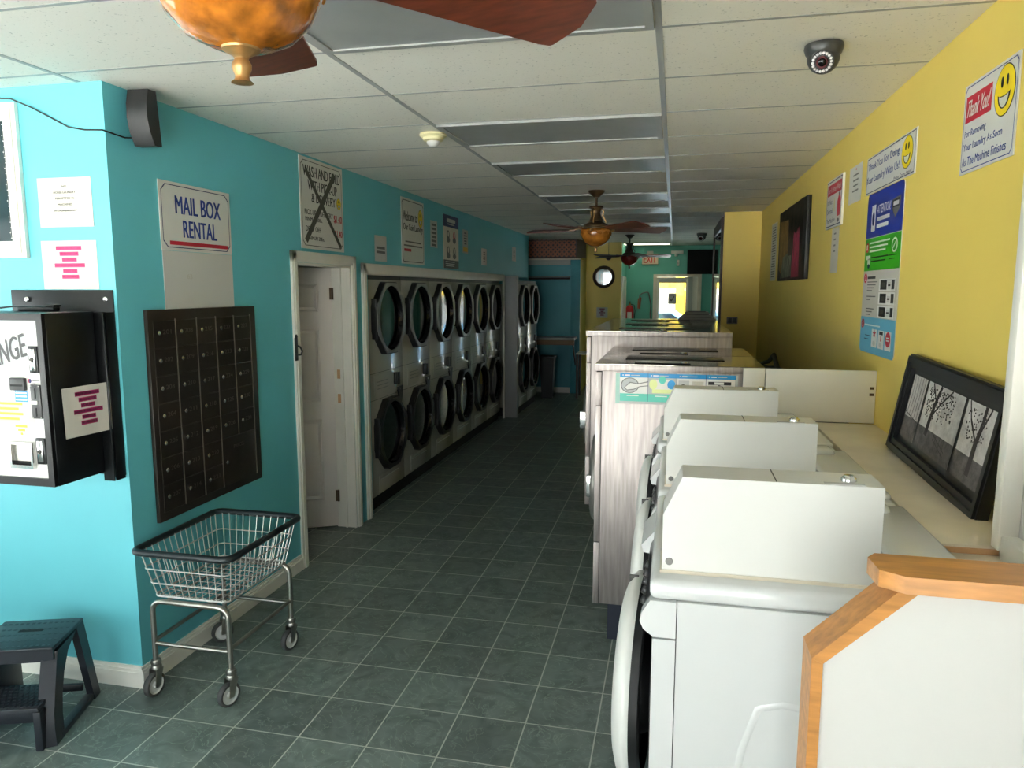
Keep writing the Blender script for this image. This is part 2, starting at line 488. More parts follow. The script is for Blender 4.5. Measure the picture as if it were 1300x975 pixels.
# ------------------------------------------------------------------ the room
XL, XR, HC = -2.405, 0.94, 2.749
YR = 2.755                                                        # the left wall turns the corner here
struct(MB().box((-6.2, -1.75, -0.12), (1.35, 15.45, 0), 'floor_tile'), 'floor')
struct(MB().box((-6.2, -1.75, HC + 0.0008), (1.35, 15.45, HC + 0.14), 'ceiling_tile'), 'ceiling')
GX, GY = -1.2986, 2.629
g = MB()
for i in range(-4, 3):
    x = GX + 1.2192 * i
    if x < 1.1: g.box((x - 0.012, -1.6, HC - 0.0008), (x + 0.012, 15.3, HC + 0.0006), 'grid_metal')
for j in range(-7, 21):
    y = GY + 0.6096 * j
    g.box((-6.0, y - 0.008, HC - 0.0004), (1.0, y + 0.008, HC + 0.0006), 'grid_metal')
struct(g, 'trim_1')                                               # the ceiling grid

w = MB()
w.box((XL - 0.12, YR, 0), (XL, 4.313, HC), 'teal_paint')
w.box((XL - 0.12, 4.313, 2.045), (XL, 5.14, HC), 'teal_paint')
w.box((XL - 0.12, 5.14, 0), (XL, 5.45, HC), 'teal_paint')
w.box((XL - 0.12, 5.45, 2.0), (XL, 10.2, HC), 'teal_paint')
w.box((XL - 0.12, 10.2, 2.06), (XL, 11.9, HC), 'teal_paint')
w.box((XL - 0.9, 11.9, 0), (XL, 12.0, HC), 'teal_paint')
w.box((XL - 0.95, 5.2, 0), (XL - 0.85, 12.0, HC), 'white_wall')
struct(w, 'wall_left')
struct(MB().box((-6.2, YR, 0), (XL - 0.12, YR + 0.12, HC), 'teal_paint'), 'wall_left_front')
w = MB()
w.box((-6.2, -1.75, 0), (-6.08, YR, 0.3), 'teal_paint'); w.box((-6.2, -1.75, 2.55), (-6.08, YR, HC), 'teal_paint')
w.box((-6.2, -1.75, 0.3), (-6.08, -1.3, 2.55), 'teal_paint'); w.box((-6.2, 2.35, 0.3), (-6.08, YR, 2.55), 'teal_paint')
struct(w, 'wall_left_side')
m = MB()
for t in range(4): m.box((-6.17, -1.3 + 3.59 * t / 3, 0.3), (-6.11, -1.24 + 3.59 * t / 3, 2.55), 'grey_trim')
m.box((-6.17, -1.3, 0.3), (-6.11, 2.35, 0.36), 'grey_trim'); m.box((-6.17, -1.3, 2.49), (-6.11, 2.35, 2.55), 'grey_trim')
wl = struct(m, 'window_4')  # side window added to brighten the yellow wall and near ceiling
struct(MB().box((-6.144, -1.28, 0.34), (-6.138, 2.33, 2.51), 'clear_glass'), 'pane', wl)
w = MB()                                                          # the small room behind the white door
w.box((-4.3, YR + 0.12, 0), (-4.2, 5.2, HC), 'white_wall'); w.box((-4.2, 5.12, 0), (XL - 0.95, 5.2, HC), 'white_wall')
w.box((XL - 0.95, 5.17, 0), (XL - 0.12, 5.2, HC), 'white_wall')
struct(w, 'wall_back_room')
w = MB()
w.box((XR, 1.93, 0), (XR + 0.12, 15.3, HC), 'yellow_paint')
w.box((XR, -1.75, 0), (XR + 0.12, 1.93, HC), 'white_wall')
struct(w, 'wall_right')
w = MB()
w.box((0.53, 8.8, 0), (XR, 8.9, HC), 'yellow_paint'); w.box((0.53, 8.9, 0), (XR, 10.8, HC), 'white_wall')
struct(w, 'wall_right_bump')
w = MB()                                                          # back wall with its door opening
w.box((-1.1, 15.2, 0), (-0.385, 15.32, HC), 'green_paint'); w.box((-0.385, 15.2, 2.12), (0.46, 15.32, HC), 'green_paint')
w.box((0.46, 15.2, 0), (XR + 0.1, 15.32, HC), 'green_paint'); w.box((0.86, 10.8, 0), (XR, 15.2, HC), 'green_paint')
struct(w, 'wall_back')
w = MB()
w.box((-1.72, 13.9, 0), (-1.0, 14.0, HC), 'yellow_paint'); w.box((-1.1, 14.0, 0), (-1.0, 15.2, HC), 'green_paint')
w.box((-3.3, 13.55, 0), (-1.72, 13.65, HC), 'blue_paint'); w.box((-3.35, 11.9, 0), (-3.25, 13.6, HC), 'teal_paint'); w.box((-1.72, 13.6, 0), (-1.66, 13.95, HC), 'yellow_paint')
struct(w, 'wall_back_left')
# shop front behind the photographer: sill, header, piers, open glazing
w = MB()
w.box((-6.2, -1.75, 0), (XR + 0.1, -1.62, 0.15), 'white_wall'); w.box((-6.2, -1.75, 2.6), (XR + 0.1, -1.62, HC), 'white_wall')
for a, b in ((-6.2, -5.4), (-1.7, -1.5), (0.4, 1.05)): w.box((a, -1.75, 0.15), (b, -1.62, 2.6), 'white_wall')
struct(w, 'wall_front')
k = 0
for a, b in ((-5.4, -1.7), (-1.5, 0.4)):
    k += 1
    m = MB()
    for t in range(4):
        x = a + (b - a - 0.06) * t / 3; m.box((x, -1.72, 0.15), (x + 0.06, -1.66, 2.6), 'grey_trim')
    m.box((a, -1.72, 0.15), (b, -1.66, 0.21), 'grey_trim'); m.box((a, -1.72, 2.54), (b, -1.66, 2.6), 'grey_trim')
    o = struct(m, 'window_%d' % k)
    struct(MB().box((a, -1.696, 0.2), (b, -1.69, 2.55), 'clear_glass'), 'pane', o)

# baseboards
def baseboard(name, a, b, n):
    m = MB(); ax, ay = a; bx, by = b; nx, ny = n
    for t, z0, z1 in ((0.016, 0, 0.075), (0.012, 0.075, 0.09), (0.007, 0.09, 0.105)):
        m.box((ax, ay, z0), (bx + nx * t, by + ny * t, z1), 'white_trim')
    struct(m, name)
baseboard('baseboard_left', (XL, YR - 0.016), (XL, 4.26), (1, 0))
baseboard('baseboard_left_front', (-6.0, YR), (XL, YR), (0, -1))

# casing of the white door, and of the dryer alcove
def casing(m, y0, y1, ztop, wd, x=XL, t=0.018, mt='white_trim'):
    for a, b in ((y0, y0 + wd), (y1 - wd, y1)):
        m.box((x, a, 0), (x + t, b, ztop), mt, 0.004); m.box((x, a + wd * 0.3, 0), (x + t + 0.005, b - wd * 0.3, ztop - wd * 0.3), mt)
    m.box((x, y0, ztop - wd), (x + t, y1, ztop), mt, 0.004); m.box((x, y0 + wd * .3, ztop - wd * 0.7), (x + t + 0.005, y1 - wd * .3, ztop - wd * 0.3), mt)
m = MB(); casing(m, 4.25, 5.21, 2.118, 0.072)
m.box((XL - 0.13, 4.30, 0), (XL, 4.318, 2.046), 'white_trim'); m.box((XL - 0.16, 5.122, 0), (XL, 5.14, 2.046), 'white_trim'); m.box((XL - 0.13, 4.31, 2.03), (XL, 5.14, 2.046), 'white_trim')
m.box((XL - 0.085, 5.11, 0), (XL - 0.07, 5.124, 2.03), 'white_trim')
for z in (1.22, 1.03): m.box((XL - 0.125, 5.1195, z - 0.035), (XL - 0.10, 5.1225, z + 0.035), 'bare_wood')
struct(m, 'trim_2')
m = MB(); casing(m, 5.32, 10.2, 2.075, 0.085)
m.box((XL - 0.06, 5.41, 0), (XL, 5.425, 2.0), 'white_trim'); m.box((XL - 0.06, 5.41, 1.985), (XL, 10.1, 2.0), 'white_trim')
struct(m, 'trim_3')

# six-panel door standing ajar into the back room; local x along the leaf from the hinge
ang = math.atan2(-0.48, -0.88)
d = thing('panel_door', 'white six-panel door standing ajar in its casing beside the mailboxes', 'door', (-2.56, 5.125, 0.012), ang)
m = MB(); W, H, T = 0.76, 2.02, 0.035
m.box((0, -T / 2, 0), (W, T / 2, H), 'white_door', 0.002)
for c0, c1 in ((0.10, 0.345), (0.415, 0.66)):
    for z0, z1 in ((0.22, 0.86), (1.0, 1.56), (1.69, 1.9)):
        for s in (-1, 1):
            y = s * T / 2
            lv = [(0.0, 0.0), (0.014, 0.016), (0.034, 0.003), (0.052, 0.012)]
            vs = []
            for e, h in lv: vs += [(c0 + e, y + s * h, z0 + e), (c1 - e, y + s * h, z0 + e), (c1 - e, y + s * h, z1 - e), (c0 + e, y + s * h, z1 - e)]
            m.add(vs, [(4 * i + k, 4 * i + (k + 1) % 4, 4 * i + 4 + (k + 1) % 4, 4 * i + 4 + k) for i in range(3) for k in range(4)] + [(12, 13, 14, 15)], 'white_door')
m.build('leaf', d)
for z in (0.2, 1.78):
    h = MB(); h.cyl((-0.006, 0.024, z), (-0.006, 0.024, z + 0.09), 0.008, 'hinge_brown'); h.box((-0.012, 0.018, z), (0.016, 0.020, z + 0.09), 'hinge_brown')
    h.build('hinge', d)
m = MB(); m.cyl((0.69, -0.017, 0.98), (0.69, -0.05, 0.98), 0.012, 'brass'); m.lathe([(0.012, 0), (0.026, 0.012), (0.028, 0.028), (0.016, 0.042), (0.0, 0.044)], 'brass', 18, Matrix.Translation((0.69, -0.05, 0.98)) @ Matrix.Rotation(PI / 2, 4, 'X'))
m.build('knob', d)
# iron hook on the casing
m = MB(); M = frame((XL + 0.02, 4.252, 1.56), (0, 1, 0), (0, 0, 1))
m.box((-0.018, -0.15, 0), (0.018, 0.0, 0.006), 'iron', 0.003); m.disc(0, 0.004, 0.018, 0.018, 0.005, 'iron', 16)
m.tube([(0, -0.05, 0.006), (0, -0.06, 0.03), (0, -0.085, 0.045), (0, -0.11, 0.035), (0.0, -0.112, 0.018)], 0.006, 'iron')
tag(m.build('iron_hook', M=M), 'black iron latch hook screwed to the left casing of the white door', 'hook')

# ------------------------------------------------------------------ ceiling fittings
def troffer(j, label, lit=False):
    y0 = GY + 0.6096 * j + 0.014; y1 = y0 + 0.6096 - 0.028; x0, x1 = GX + 0.014, GX + 1.2192 - 0.014
    t = thing('ceiling_light', label, 'ceiling light', ((x0 + x1) / 2, (y0 + y1) / 2, HC), 0, 'ceiling light panels')
    hx, hy = (x1 - x0) / 2, (y1 - y0) / 2
    m = MB(); m.ring([(-hx, -hy), (hx, -hy), (hx, hy), (-hx, hy)], [(-hx + 0.03, -hy + 0.03), (hx - 0.03, -hy + 0.03), (hx - 0.03, hy - 0.03), (-hx + 0.03, hy - 0.03)], -0.012, 0.0035, 'grid_metal')
    m.build('frame', t)
    m = MB(); m.box((-hx + 0.028, -hy + 0.028, -0.006), (hx - 0.028, hy - 0.028, 0.003), 'lit_tube' if lit else 'lens_diffuser')
    m.build('diffuser', t)
ords = ['unlit grey ceiling light panel above the nearest ceiling fan blades', 'unlit grey ceiling light panel beside the smoke detector',
        'unlit grey ceiling light panel, next one behind that beside the smoke detector', 'unlit ceiling light panel just behind the rod of the bronze middle fan',
        'thin-looking unlit ceiling light panel, second behind the bronze middle fan', 'unlit ceiling light panel above the dark far fan']
for j, l in zip((-1, 2, 4, 7, 9, 12), ords): troffer(j, l)
troffer(19, 'brightly lit ceiling light panel at the back, above the exit sign', True)

t = thing('smoke_detector', 'round cream smoke detector on the ceiling near the first row of light panels', 'smoke detector', (-1.373, 4.074, HC))
MB().lathe([(0.075, 0.0), (0.078, -0.012), (0.068, -0.02), (0.06, -0.022), (0.058, -0.036), (0.045, -0.042), (0, -0.042)], 'detector_cream').build('base', t)
MB().lathe([(0.038, -0.04), (0.036, -0.056), (0.02, -0.07), (0, -0.074)], 'sign_white').build('sensor', t)

def dome_camera(loc, label, s=1.0, look=(-0.25, -1, -0.5)):
    t = thing('security_camera', label, 'security camera', loc, 0)
    b = MB().lathe([(0.066 * s, 0), (0.068 * s, -0.012 * s), (0.062 * s, -0.03 * s), (0.054 * s, -0.042 * s), (0.0, -0.042 * s)], 'camera_grey').build('base', t)
    MB().lathe([(0.056 * s, -0.034 * s)] + [(0.056 * s * math.cos(a), -0.044 * s - 0.056 * s * math.sin(a)) for a in [PI / 2 * k / 8 for k in range(9)]], 'camera_grey').build('eyeball', t)
    q = Vector(look).normalized(); c = Vector((0, 0, -0.048 * s)) + q * 0.050 * s
    Q = Matrix.Translation(c) @ q.to_track_quat('Z', 'Y').to_matrix().to_4x4()
    m = MB(); m.lathe([(0.040 * s, 0), (0.040 * s, 0.006 * s), (0.0, 0.006 * s)], 'ink_black', 28, Q)
    for k in range(18):
        a = 2 * PI * k / 18
        m.lathe([(0.0052 * s, 0.006 * s), (0.004 * s, 0.010 * s), (0, 0.011 * s)], 'led_white', 8, Q @ Matrix.Translation((0.031 * s * math.cos(a), 0.031 * s * math.sin(a), 0)))
    m.lathe([(0.021 * s, 0.006 * s), (0.019 * s, 0.012 * s), (0.014 * s, 0.012 * s)], 'lens_red', 20, Q); m.lathe([(0.014 * s, 0.008 * s), (0.010 * s, 0.012 * s), (0, 0.013 * s)], 'black_glass', 20, Q)
    m.build('lens', t)
dome_camera((0.50, 2.93, HC - 0.004), 'dark grey dome security camera with a ring of white lamps on the near ceiling')
dome_camera((0.385, 12.0, HC - 0.004), 'small dark dome security camera on the far ceiling near the television', 1.15)

def fan(loc, label, a0, glass, body, blade='fan_wood', gilt='fan_gilt'):
    t = thing('ceiling_fan', label, 'ceiling fan', loc)               # loc = ceiling point
    x = HC
    Z = lambda z: z - HC
    MB().lathe([(0.075, 0), (0.072, Z(2.735)), (0.04, Z(2.705)), (0.026, Z(2.69)), (0, Z(2.69))], body).build('canopy', t)
    MB().cyl((0, 0, Z(2.70)), (0, 0, Z(2.60)), 0.012, body).build('rod', t)
    MB().lathe([(0.02, Z(2.615)), (0.062, Z(2.612)), (0.066, Z(2.60)), (0.045, Z(2.585)), (0.036, Z(2.555)), (0.045, Z(2.52)), (0.06, Z(2.495)), (0.066, Z(2.48)), (0.058, Z(2.475)), (0.10, Z(2.455)), (0.112, Z(2.44)), (0.112, Z(2.425)), (0.12, Z(2.42)), (0.12, Z(2.405)), (0.0, Z(2.40))], body, 36).build('motor', t)
    m = MB()
    for k in range(3):
        a = 2 * PI * k / 3 + 0.35
        m.tube([(0.036 * math.cos(a), 0.036 * math.sin(a), Z(2.60)), (0.07 * math.cos(a), 0.07 * math.sin(a), Z(2.57)), (0.062 * math.cos(a), 0.062 * math.sin(a), Z(2.53)), (0.09 * math.cos(a), 0.09 * math.sin(a), Z(2.48)), (0.08 * math.cos(a), 0.08 * math.sin(a), Z(2.455))], 0.006, gilt, 6)
    m.build('scrolls', t)
    m = MB()
    prof = [(0.138, Z(2.405)), (0.142, Z(2.395)), (0.134, Z(2.385)), (0.139, Z(2.36))]
    prof = [(0.136, Z(2.408)), (0.143, Z(2.398)), (0.136, Z(2.388)), (0.137, Z(2.37)), (0.130, Z(2.34)), (0.112, Z(2.305)), (0.085, Z(2.278)), (0.05, Z(2.262)), (0.018, Z(2.256)), (0, Z(2.256))]
    m.lathe(prof, glass, 40)
    bowl = m.build('bowl', t)
    m = MB()                                                          # raised scroll relief round the bowl
    for k in range(10):
        a = 2 * PI * k / 10
        def P(da, z, r): return (r * math.cos(a + da), r * math.sin(a + da), Z(z))
        m.tube([P(-0.2, 2.385, 0.137), P(-0.08, 2.362, 0.137), P(0.06, 2.352, 0.135), P(0.14, 2.366, 0.137), P(0.1, 2.378, 0.138), P(0.02, 2.374, 0.139)], 0.004, glass, 6)
    m.tube([(0.1375 * math.cos(2 * PI * k / 40), 0.1375 * math.sin(2 * PI * k / 40), Z(2.385)) for k in range(40)], 0.0035, glass, 6, True)
    m.build('relief', bowl)
    m = MB()
    for k in range(3):
        a = 2 * PI * k / 3 + 0.35
        m.tube([(0.13 * math.cos(a), 0.13 * math.sin(a), Z(2.40)), (0.155 * math.cos(a), 0.155 * math.sin(a), Z(2.396)), (0.168 * math.cos(a), 0.168 * math.sin(a), Z(2.404))], 0.009, gilt, 8)
    m.build('bowl_clips', t)
    MB().lathe([(0.0, Z(2.262)), (0.032, Z(2.262)), (0.03, Z(2.255)), (0.02, Z(2.25)), (0.013, Z(2.246)), (0.011, Z(2.242)), (0.0155, Z(2.234)), (0.0155, Z(2.227)), (0.011, Z(2.216)), (0.012, Z(2.21)), (0.018, Z(2.205)), (0.0, Z(2.203))], gilt, 20).build('finial', t)
    for k in range(5):
        a = a0 + 2 * PI * k / 5
        R = Matrix.Rotation(a, 4, 'Z') @ Matrix.Translation((0, 0, Z(2.408))) @ Matrix.Rotation(math.radians(-12), 4, 'X')
        m = MB()
        out = [(0.19, -0.042), (0.24, -0.05), (0.62, -0.088), (0.645, -0.086), (0.65, -0.080), (0.668, 0.0), (0.65, 0.080), (0.645, 0.086), (0.62, 0.088), (0.24, 0.05), (0.19, 0.042)]
        m.prism(out, -0.004, 0.004, blade, 'xy', R)
        bl = m.build('blade', t)
        m = MB(); m.prism([(0.10, -0.018), (0.17, -0.014), (0.24, -0.04), (0.27, 0), (0.24, 0.04), (0.17, 0.014), (0.10, 0.018)], 0.004, 0.012, body, 'xy', R)
        m.build('blade_bracket', bl)
    return t
fan((-0.70, 1.11, HC - 0.001), 'nearest ceiling fan, with a glossy amber bowl and reddish wood blades', math.radians(42), 'amber_glass', 'fan_bronze')
fan((-0.715, 6.673, HC - 0.001), 'bronze ceiling fan with an amber bowl in the middle of the aisle', math.radians(24), 'amber_mid', 'fan_bronze')
fan((-0.742, 12.08, HC - 0.001), 'dark far ceiling fan with a dark red bowl in front of the exit sign', math.radians(4), 'dark_amber', 'dark_wood', 'dark_wood', 'dark_wood')

# ------------------------------------------------------------------ things on the left front wall
LW = lambda y, z, e=0.001: frame((XL + e, y, z), (0, 1, 0), (0, 0, 1))
FW = lambda x, z, e=0.001: frame((x, YR - e, z), (1, 0, 0), (0, 0, 1))
KR = 0.94 / 0.92
RW = lambda y, z, e=0.001: frame((XR - e, y * KR, CAM_H + (z - CAM_H) * KR), (0, -1, 0), (0, 0, 1))
def sheet(m, w, h, mt, th=0.0012):
    m.box((0, -h, 0), (w, 0, th), mt); return th + 0.0006

# interior window with a white moulded frame
m = MB(); w_, h_ = 0.95, 0.672
A = lambda k: [(-k, -h_ + k), (-k, -k), (-w_ + k, -k), (-w_ + k, -h_ + k)]
m.ring(A(0), A(0.055), 0, 0.018, 'white_trim'); m.ring(A(0.022), A(0.06), 0.018, 0.024, 'white_trim'); m.ring(A(0.05), A(0.075), 0, 0.012, 'white_trim')
wf = m.build('window_3', M=FW(-2.844, 2.682)); wf['kind'] = 'structure'
m = MB(); m.add([(-w_ + .07, -h_ + .07, .004), (-.07, -h_ + .07, .004), (-.07, -.07, .004), (-w_ + .07, -.07, .004)], [(0, 1, 2, 3)], 'window_dark')
m.build('pane', wf)
m = MB()
for k in range(22): m.lathe([(0.0025, 0), (0.002, 0.002), (0, 0.0025)], 'led_white', 8, Matrix.Translation((-0.085 + 0.004 * math.sin(k * 2.1), -0.09 - k * 0.0235, 0.006)))
m.tube([(-0.085 + 0.004 * math.sin(k * 2.1), -0.09 - k * 0.0235, 0.006) for k in range(22)], 0.001, 'ink_grey', 5)
tag(m.build('string_lights', M=FW(-2.844, 2.682)), 'string of tiny white lights along the edge of the white framed dark window', 'string lights')

m = MB(); z = sheet(m, 0.28, 0.213, 'paper')
for k, (s, wd) in enumerate((('NO', .025), ('HORSE LAUNDRY', .115), ('PERMITTED IN', .098), ('MACHINES', .075), ('IN LAUNDROMAT', .118))):
    m.text(s, .14 - wd / 2, -.042 - k * .026, .14 + wd / 2, -.033 - k * .026, z, 'dark_grey')
tag(m.build('paper_notice', M=FW(-2.773, 2.356)), 'white paper with small grey print on the turquoise wall, above the pink-striped notice', 'paper notice')
PINK = (('PLEASE DO NOT USE', .135), ('20 MONEY OR', .1), ('US MONEY', .078), ('DAMAGE WILL HAPPEN', .16), ('SORRY FOR', .076), ('INCONVENIENCE', .09))
def striped(w, h, ink, hi, name, label, M, paper='paper', s0=1.0):
    m = MB(); z = sheet(m, w, h, paper)
    for k, (s, wd) in enumerate(PINK):
        wd *= s0; c = w * 0.5; y = -h * 0.11 - k * h * 0.118
        m.rect(c - wd / 2, y - h * .085, c + wd / 2, y, z, hi); m.text(s, c - wd / 2 + .004, y - h * .062, c + wd / 2 - .004, y - h * .02, z + .0005, ink)
    return tag(m.build(name, M=M), label, 'paper notice')
striped(0.29, 0.214, 'ink_maroon', 'ink_pink', 'paper_notice', 'paper notice with pink-highlighted lines on the turquoise wall above the black change machine', FW(-2.779, 2.084))

# change machine: back plate, cabinet, face
cm = thing('change_machine', 'black wall-mounted coin change machine with a white printed face', 'change machine', (-2.715, YR, 1.0))
m = MB(); m.box((-0.245, -0.008, 0.03), (0.297, -0.001, 0.867), 'black_metal', 0.002)
m.box((0.245, -0.075, 0.02), (0.252, -0.008, 0.77), 'black_metal'); m.box((0.292, -0.06, 0.02), (0.299, -0.008, 0.77), 'black_metal'); m.box((0.245, -0.075, 0.02), (0.299, -0.068, 0.77), 'black_metal', 0.002)
bp = m.build('back_plate', cm)
for x in (-0.155, 0.262):
    MB().lathe([(0.012, 0), (0.011, 0.006), (0.004, 0.008), (0, 0.008)], 'chrome', 14, Matrix.Translation((x, -0.008, 0.826)) @ Matrix.Rotation(PI / 2, 4, 'X')).build('bolt', bp)
m = MB(); m.box((-0.245, -0.325, 0.06), (0.252, -0.076, 0.775), 'black_metal', 0.004)
m.build('cabinet', cm)
m = MB()                                                              # face door, x from -0.24 to 0.25
o_ = [(-0.243, 0.062), (0.25, 0.062), (0.25, 0.773), (-0.243, 0.773)]; i_ = [(-0.22, 0.095), (0.222, 0.095), (0.222, 0.745), (-0.22, 0.745)]
m.ring(o_, i_, -0.343, -0.325, 'black_metal', 'xz')
m.build('door_frame', cm)
FM = Matrix.Translation((0, -0.331, 0)) @ Matrix.Rotation(PI / 2, 4, 'X')   # x right, y up, z towards the room
m = MB(); m.box((-0.22, 0.095, 0), (0.222, 0.745, 0.002), 'sign_white')
for q in range(9):
    m.text('CHANGE', -0.2 + 0.02 * (q % 3) + (0.19 if q % 2 else 0), 0.12 + q * 0.066, -0.03 + 0.02 * (q % 3) + (0.19 if q % 2 else 0), 0.16 + q * 0.066, 0.0024, 'paper_grey', 0.35)
m.text('CHANGE', -0.115, 0.556, 0.168, 0.648, 0.0028, 'label_grey', 0.3, 0.2); m.text('CHANGE', -0.123, 0.561, 0.16, 0.653, 0.0034, 'dark_grey', 0.3, 0.2)
m.disc(0.16, 0.50, 0.009, 0.009, 0.003, 'ink_red'); m.disc(0.163, 0.50, 0.006, 0.009, 0.0036, 'ink_navy')
for k in range(2): m.rect(0.173, 0.499 - k * 0.011, 0.21, 0.502 - k * 0.011, 0.003, 'ink_grey')
m.rect(-0.02, 0.325, 0.17, 0.42, 0.003, 'paper'); m.rect(0.06, 0.262, 0.145, 0.325, 0.003, 'sign_white')
for k in range(4): m.rect(-0.01, 0.398 - k * 0.021, 0.115 - (k % 2) * 0.02, 0.408 - k * 0.021, 0.0036, 'label_yellow')
for k in range(3): m.rect(0.07 + k * .012, 0.305 - k * 0.016, 0.13 - k * 0.012, 0.315 - k * 0.016, 0.0036, 'label_yellow')
m.rect(0.082, 0.412, 0.145, 0.458, 0.0036, 'label_blue')
for k in range(3): m.rect(0.086, 0.418 + k * 0.014, 0.141, 0.424 + k * 0.014, 0.0042, 'sign_white')
m.v = [tuple(FM @ Vector(v)) for v in m.v]
m.build('face_panel', cm)
def on_face(name, f, label=None):
    m = MB(); f(m); m.v = [tuple(FM @ Vector(v)) for v in m.v]
    o = m.build(name, cm)
    if label: o['label'] = label
def lock(y):
    def f(m):
        m.box((0.172, y - .055, .002), (0.215, y + .055, .012), 'black_metal', .003); m.box((0.182, y - .045, .012), (0.209, y + .045, .018), 'chrome', .004); m.lathe([(.009, .018), (.009, .022), (0, .022)], 'steel_dark', 14, Matrix.Translation((0.196, y, 0)))
    return f
on_face('lock', lock(0.588)); on_face('lock', lock(0.21))
def slot(m):
    m.box((0.165, .345, .002), (0.213, .485, .010), 'dark_grey', .002); m.box((0.185, .43, .010), (.191, .47, .011), 'gap_black'); m.box((0.185, .355, .010), (.191, .39, .011), 'gap_black'); m.box((0.172, .405, .010), (.199, .42, .015), 'sign_white')
    for sx in (.17, .208):
        for sy in (.35, .48): m.lathe([(.003, .01), (.002, .012), (0, .012)], 'chrome', 8, Matrix.Translation((sx, sy, 0)))
on_face('coin_slot', slot)
on_face('bill_slot', lambda m: (m.box((0.072, .46, .002), (0.146, .512, .018), 'dark_grey', .004), m.box((0.08, .478, .018), (0.138, .486, .02), 'gap_black')))
def cup(m):
    m.ring([(0.045, .135), (.16, .135), (.16, .245), (.045, .245)], [(0.055, .15), (.15, .15), (.15, .235), (.055, .235)], .002, .02, 'chrome'); m.box((0.055, .165, .002), (.15, .235, .008), 'steel_tube'); m.box((0.055, .15, .002), (.15, .165, .004), 'gap_black')
on_face('coin_cup', cup)
striped(0.225, 0.212, 'ink_black', 'ink_purple', 'paper_notice', 'curled paper notice with purple-striped lines taped to the side of the black change machine', frame((-2.457, 2.474, 1.462), (0.16, 1, 0.02), (0, -0.02, 1)), 'paper', 0.85)
m = MB(); m.box((-0.12, -0.02, 0), (0.07, 0.02, 0.022), 'black_plastic', 0.008); m.tube([(-0.12, 0, .012), (-0.18, 0.03, .02), (-0.3, 0.06, .01)], .004, 'black_plastic'); m.box((0.03, -.022, .018), (.075, .022, .03), 'black_plastic', .006)
tag(m.build('power_strip', loc=(-2.66, 2.62, 1.776)), 'slim black power strip lying on top of the change machine', 'power strip')

# wall speaker and its wire
sp = thing('wall_speaker', 'black wall speaker high beside the ceiling at the turquoise corner', 'speaker', (XL + 0.001, 2.99, 2.63))
m = MB(); prof = [(0.02, -0.12), (0.075, -0.118), (0.10, -0.06), (0.108, 0), (0.10, 0.06), (0.078, 0.118), (0.02, 0.115)]
prof_ = [(0.03 + p[0], p[1]) for p in prof]
m.prism(prof_, -0.048, 0.048, 'speaker_black', 'xz', Matrix.Translation((0.075, -0.01, 0)) @ Matrix.Rotation(math.radians(-84), 4, 'Z') @ Matrix.Rotation(math.radians(6), 4, 'Y'), True)
m.build('enclosure', sp)
m = MB(); m.box((0, -0.03, -0.04), (0.045, 0.03, 0.04), 'speaker_black', 0.004); m.build('bracket', sp)
m = MB(); m.tube([(-3.1, YR - .03, 2.712), (-2.95, YR - .03, 2.70), (-2.84, YR - 0.035, 2.69), (-2.76, YR - .012, 2.655), (-2.66, YR - .008, 2.605), (-2.58, YR - .008, 2.565), (-2.5, YR - .008, 2.55), (-2.41, YR - .01, 2.545), (XL + .008, YR + .02, 2.54), (XL + .008, 2.86, 2.535), (XL + .03, 2.95, 2.55)], 0.0035, 'ink_black', 6)
tag(m.build('speaker_wire'), 'thin black wire looping across the turquoise wall to the speaker', 'wire')

# ------------------------------------------------------------------ left wall: mailboxes, sign, blank sheet
mb = thing('mailbox_bank', 'dark bronze bank of numbered mailboxes on the turquoise wall', 'mailboxes', (XL, 2.91, 0.752))
Wm, Hm = 0.886, 1.022
m = MB(); m.box((0.001, 0, 0), (0.022, Wm, Hm), 'mailbox_bronze', 0.003)
fr = m.build('frame', mb)
cx = [0.03 + 0.160 * k for k in range(6)]; rows = 7; ry = [Hm - 0.05 - 0.1327 * k for k in range(8)]
m = MB()
for k in range(1, 6):
    bot = ry[7] if k < 4 else ry[5]
    m.box((0.022, cx[k] - 0.004, ry[7] if k in (1, 2, 3, 5) else ry[5]), (0.028, cx[k] - 0.001, ry[0] + .004), 'mailbox_edge')
m.build('dividers', mb)
num = 201
for c in range(5):
    for r in range(7 if c < 3 else 5):
        y0, y1, z1, z0 = cx[c] + .002, cx[c + 1] - .006, ry[r] - .003, ry[r + 1] + .001
        m = MB(); m.box((0.022, y0, z0), (0.0255, y1, z1), 'mailbox_bronze', 0.0012, None, 1)
        N0 = len(m.v); m.text(str(num), .062, .064, .122, .086, 0, 'dull_number')
        m.v[N0:] = [(0.0262, y0 + p[0], z0 + p[1]) for p in m.v[N0:]]
        dr = m.build('door', mb)
        MB().lathe([(0.0105, 0), (0.0105, 0.005), (0.008, 0.007), (0, 0.007)], 'chrome', 12, Matrix.Translation((0.0255, y0 + 0.032, z0 + 0.072)) @ Matrix.Rotation(PI / 2, 4, 'Y')).build('lock', dr)
        num += 1
y0, y1, z0, z1 = cx[3] + .002, cx[5] - .006, ry[7] + .001, ry[5] - .003
m = MB(); m.box((0.022, y0, z0), (0.0255, y1, z1), 'mailbox_bronze', 0.0012)
N0 = len(m.v); m.text('PARCEL', .10, .195, .2, .215, 0, 'dull_number'); m.v[N0:] = [(0.0262, y0 + p[0], z0 + p[1]) for p in m.v[N0:]]
dr = m.build('parcel_door', mb)
MB().lathe([(0.0105, 0), (0.0105, 0.005), (0.008, 0.007), (0, 0.007)], 'chrome', 12, Matrix.Translation((0.0255, y0 + 0.03, z0 + 0.13)) @ Matrix.Rotation(PI / 2, 4, 'Y')).build('lock', dr)

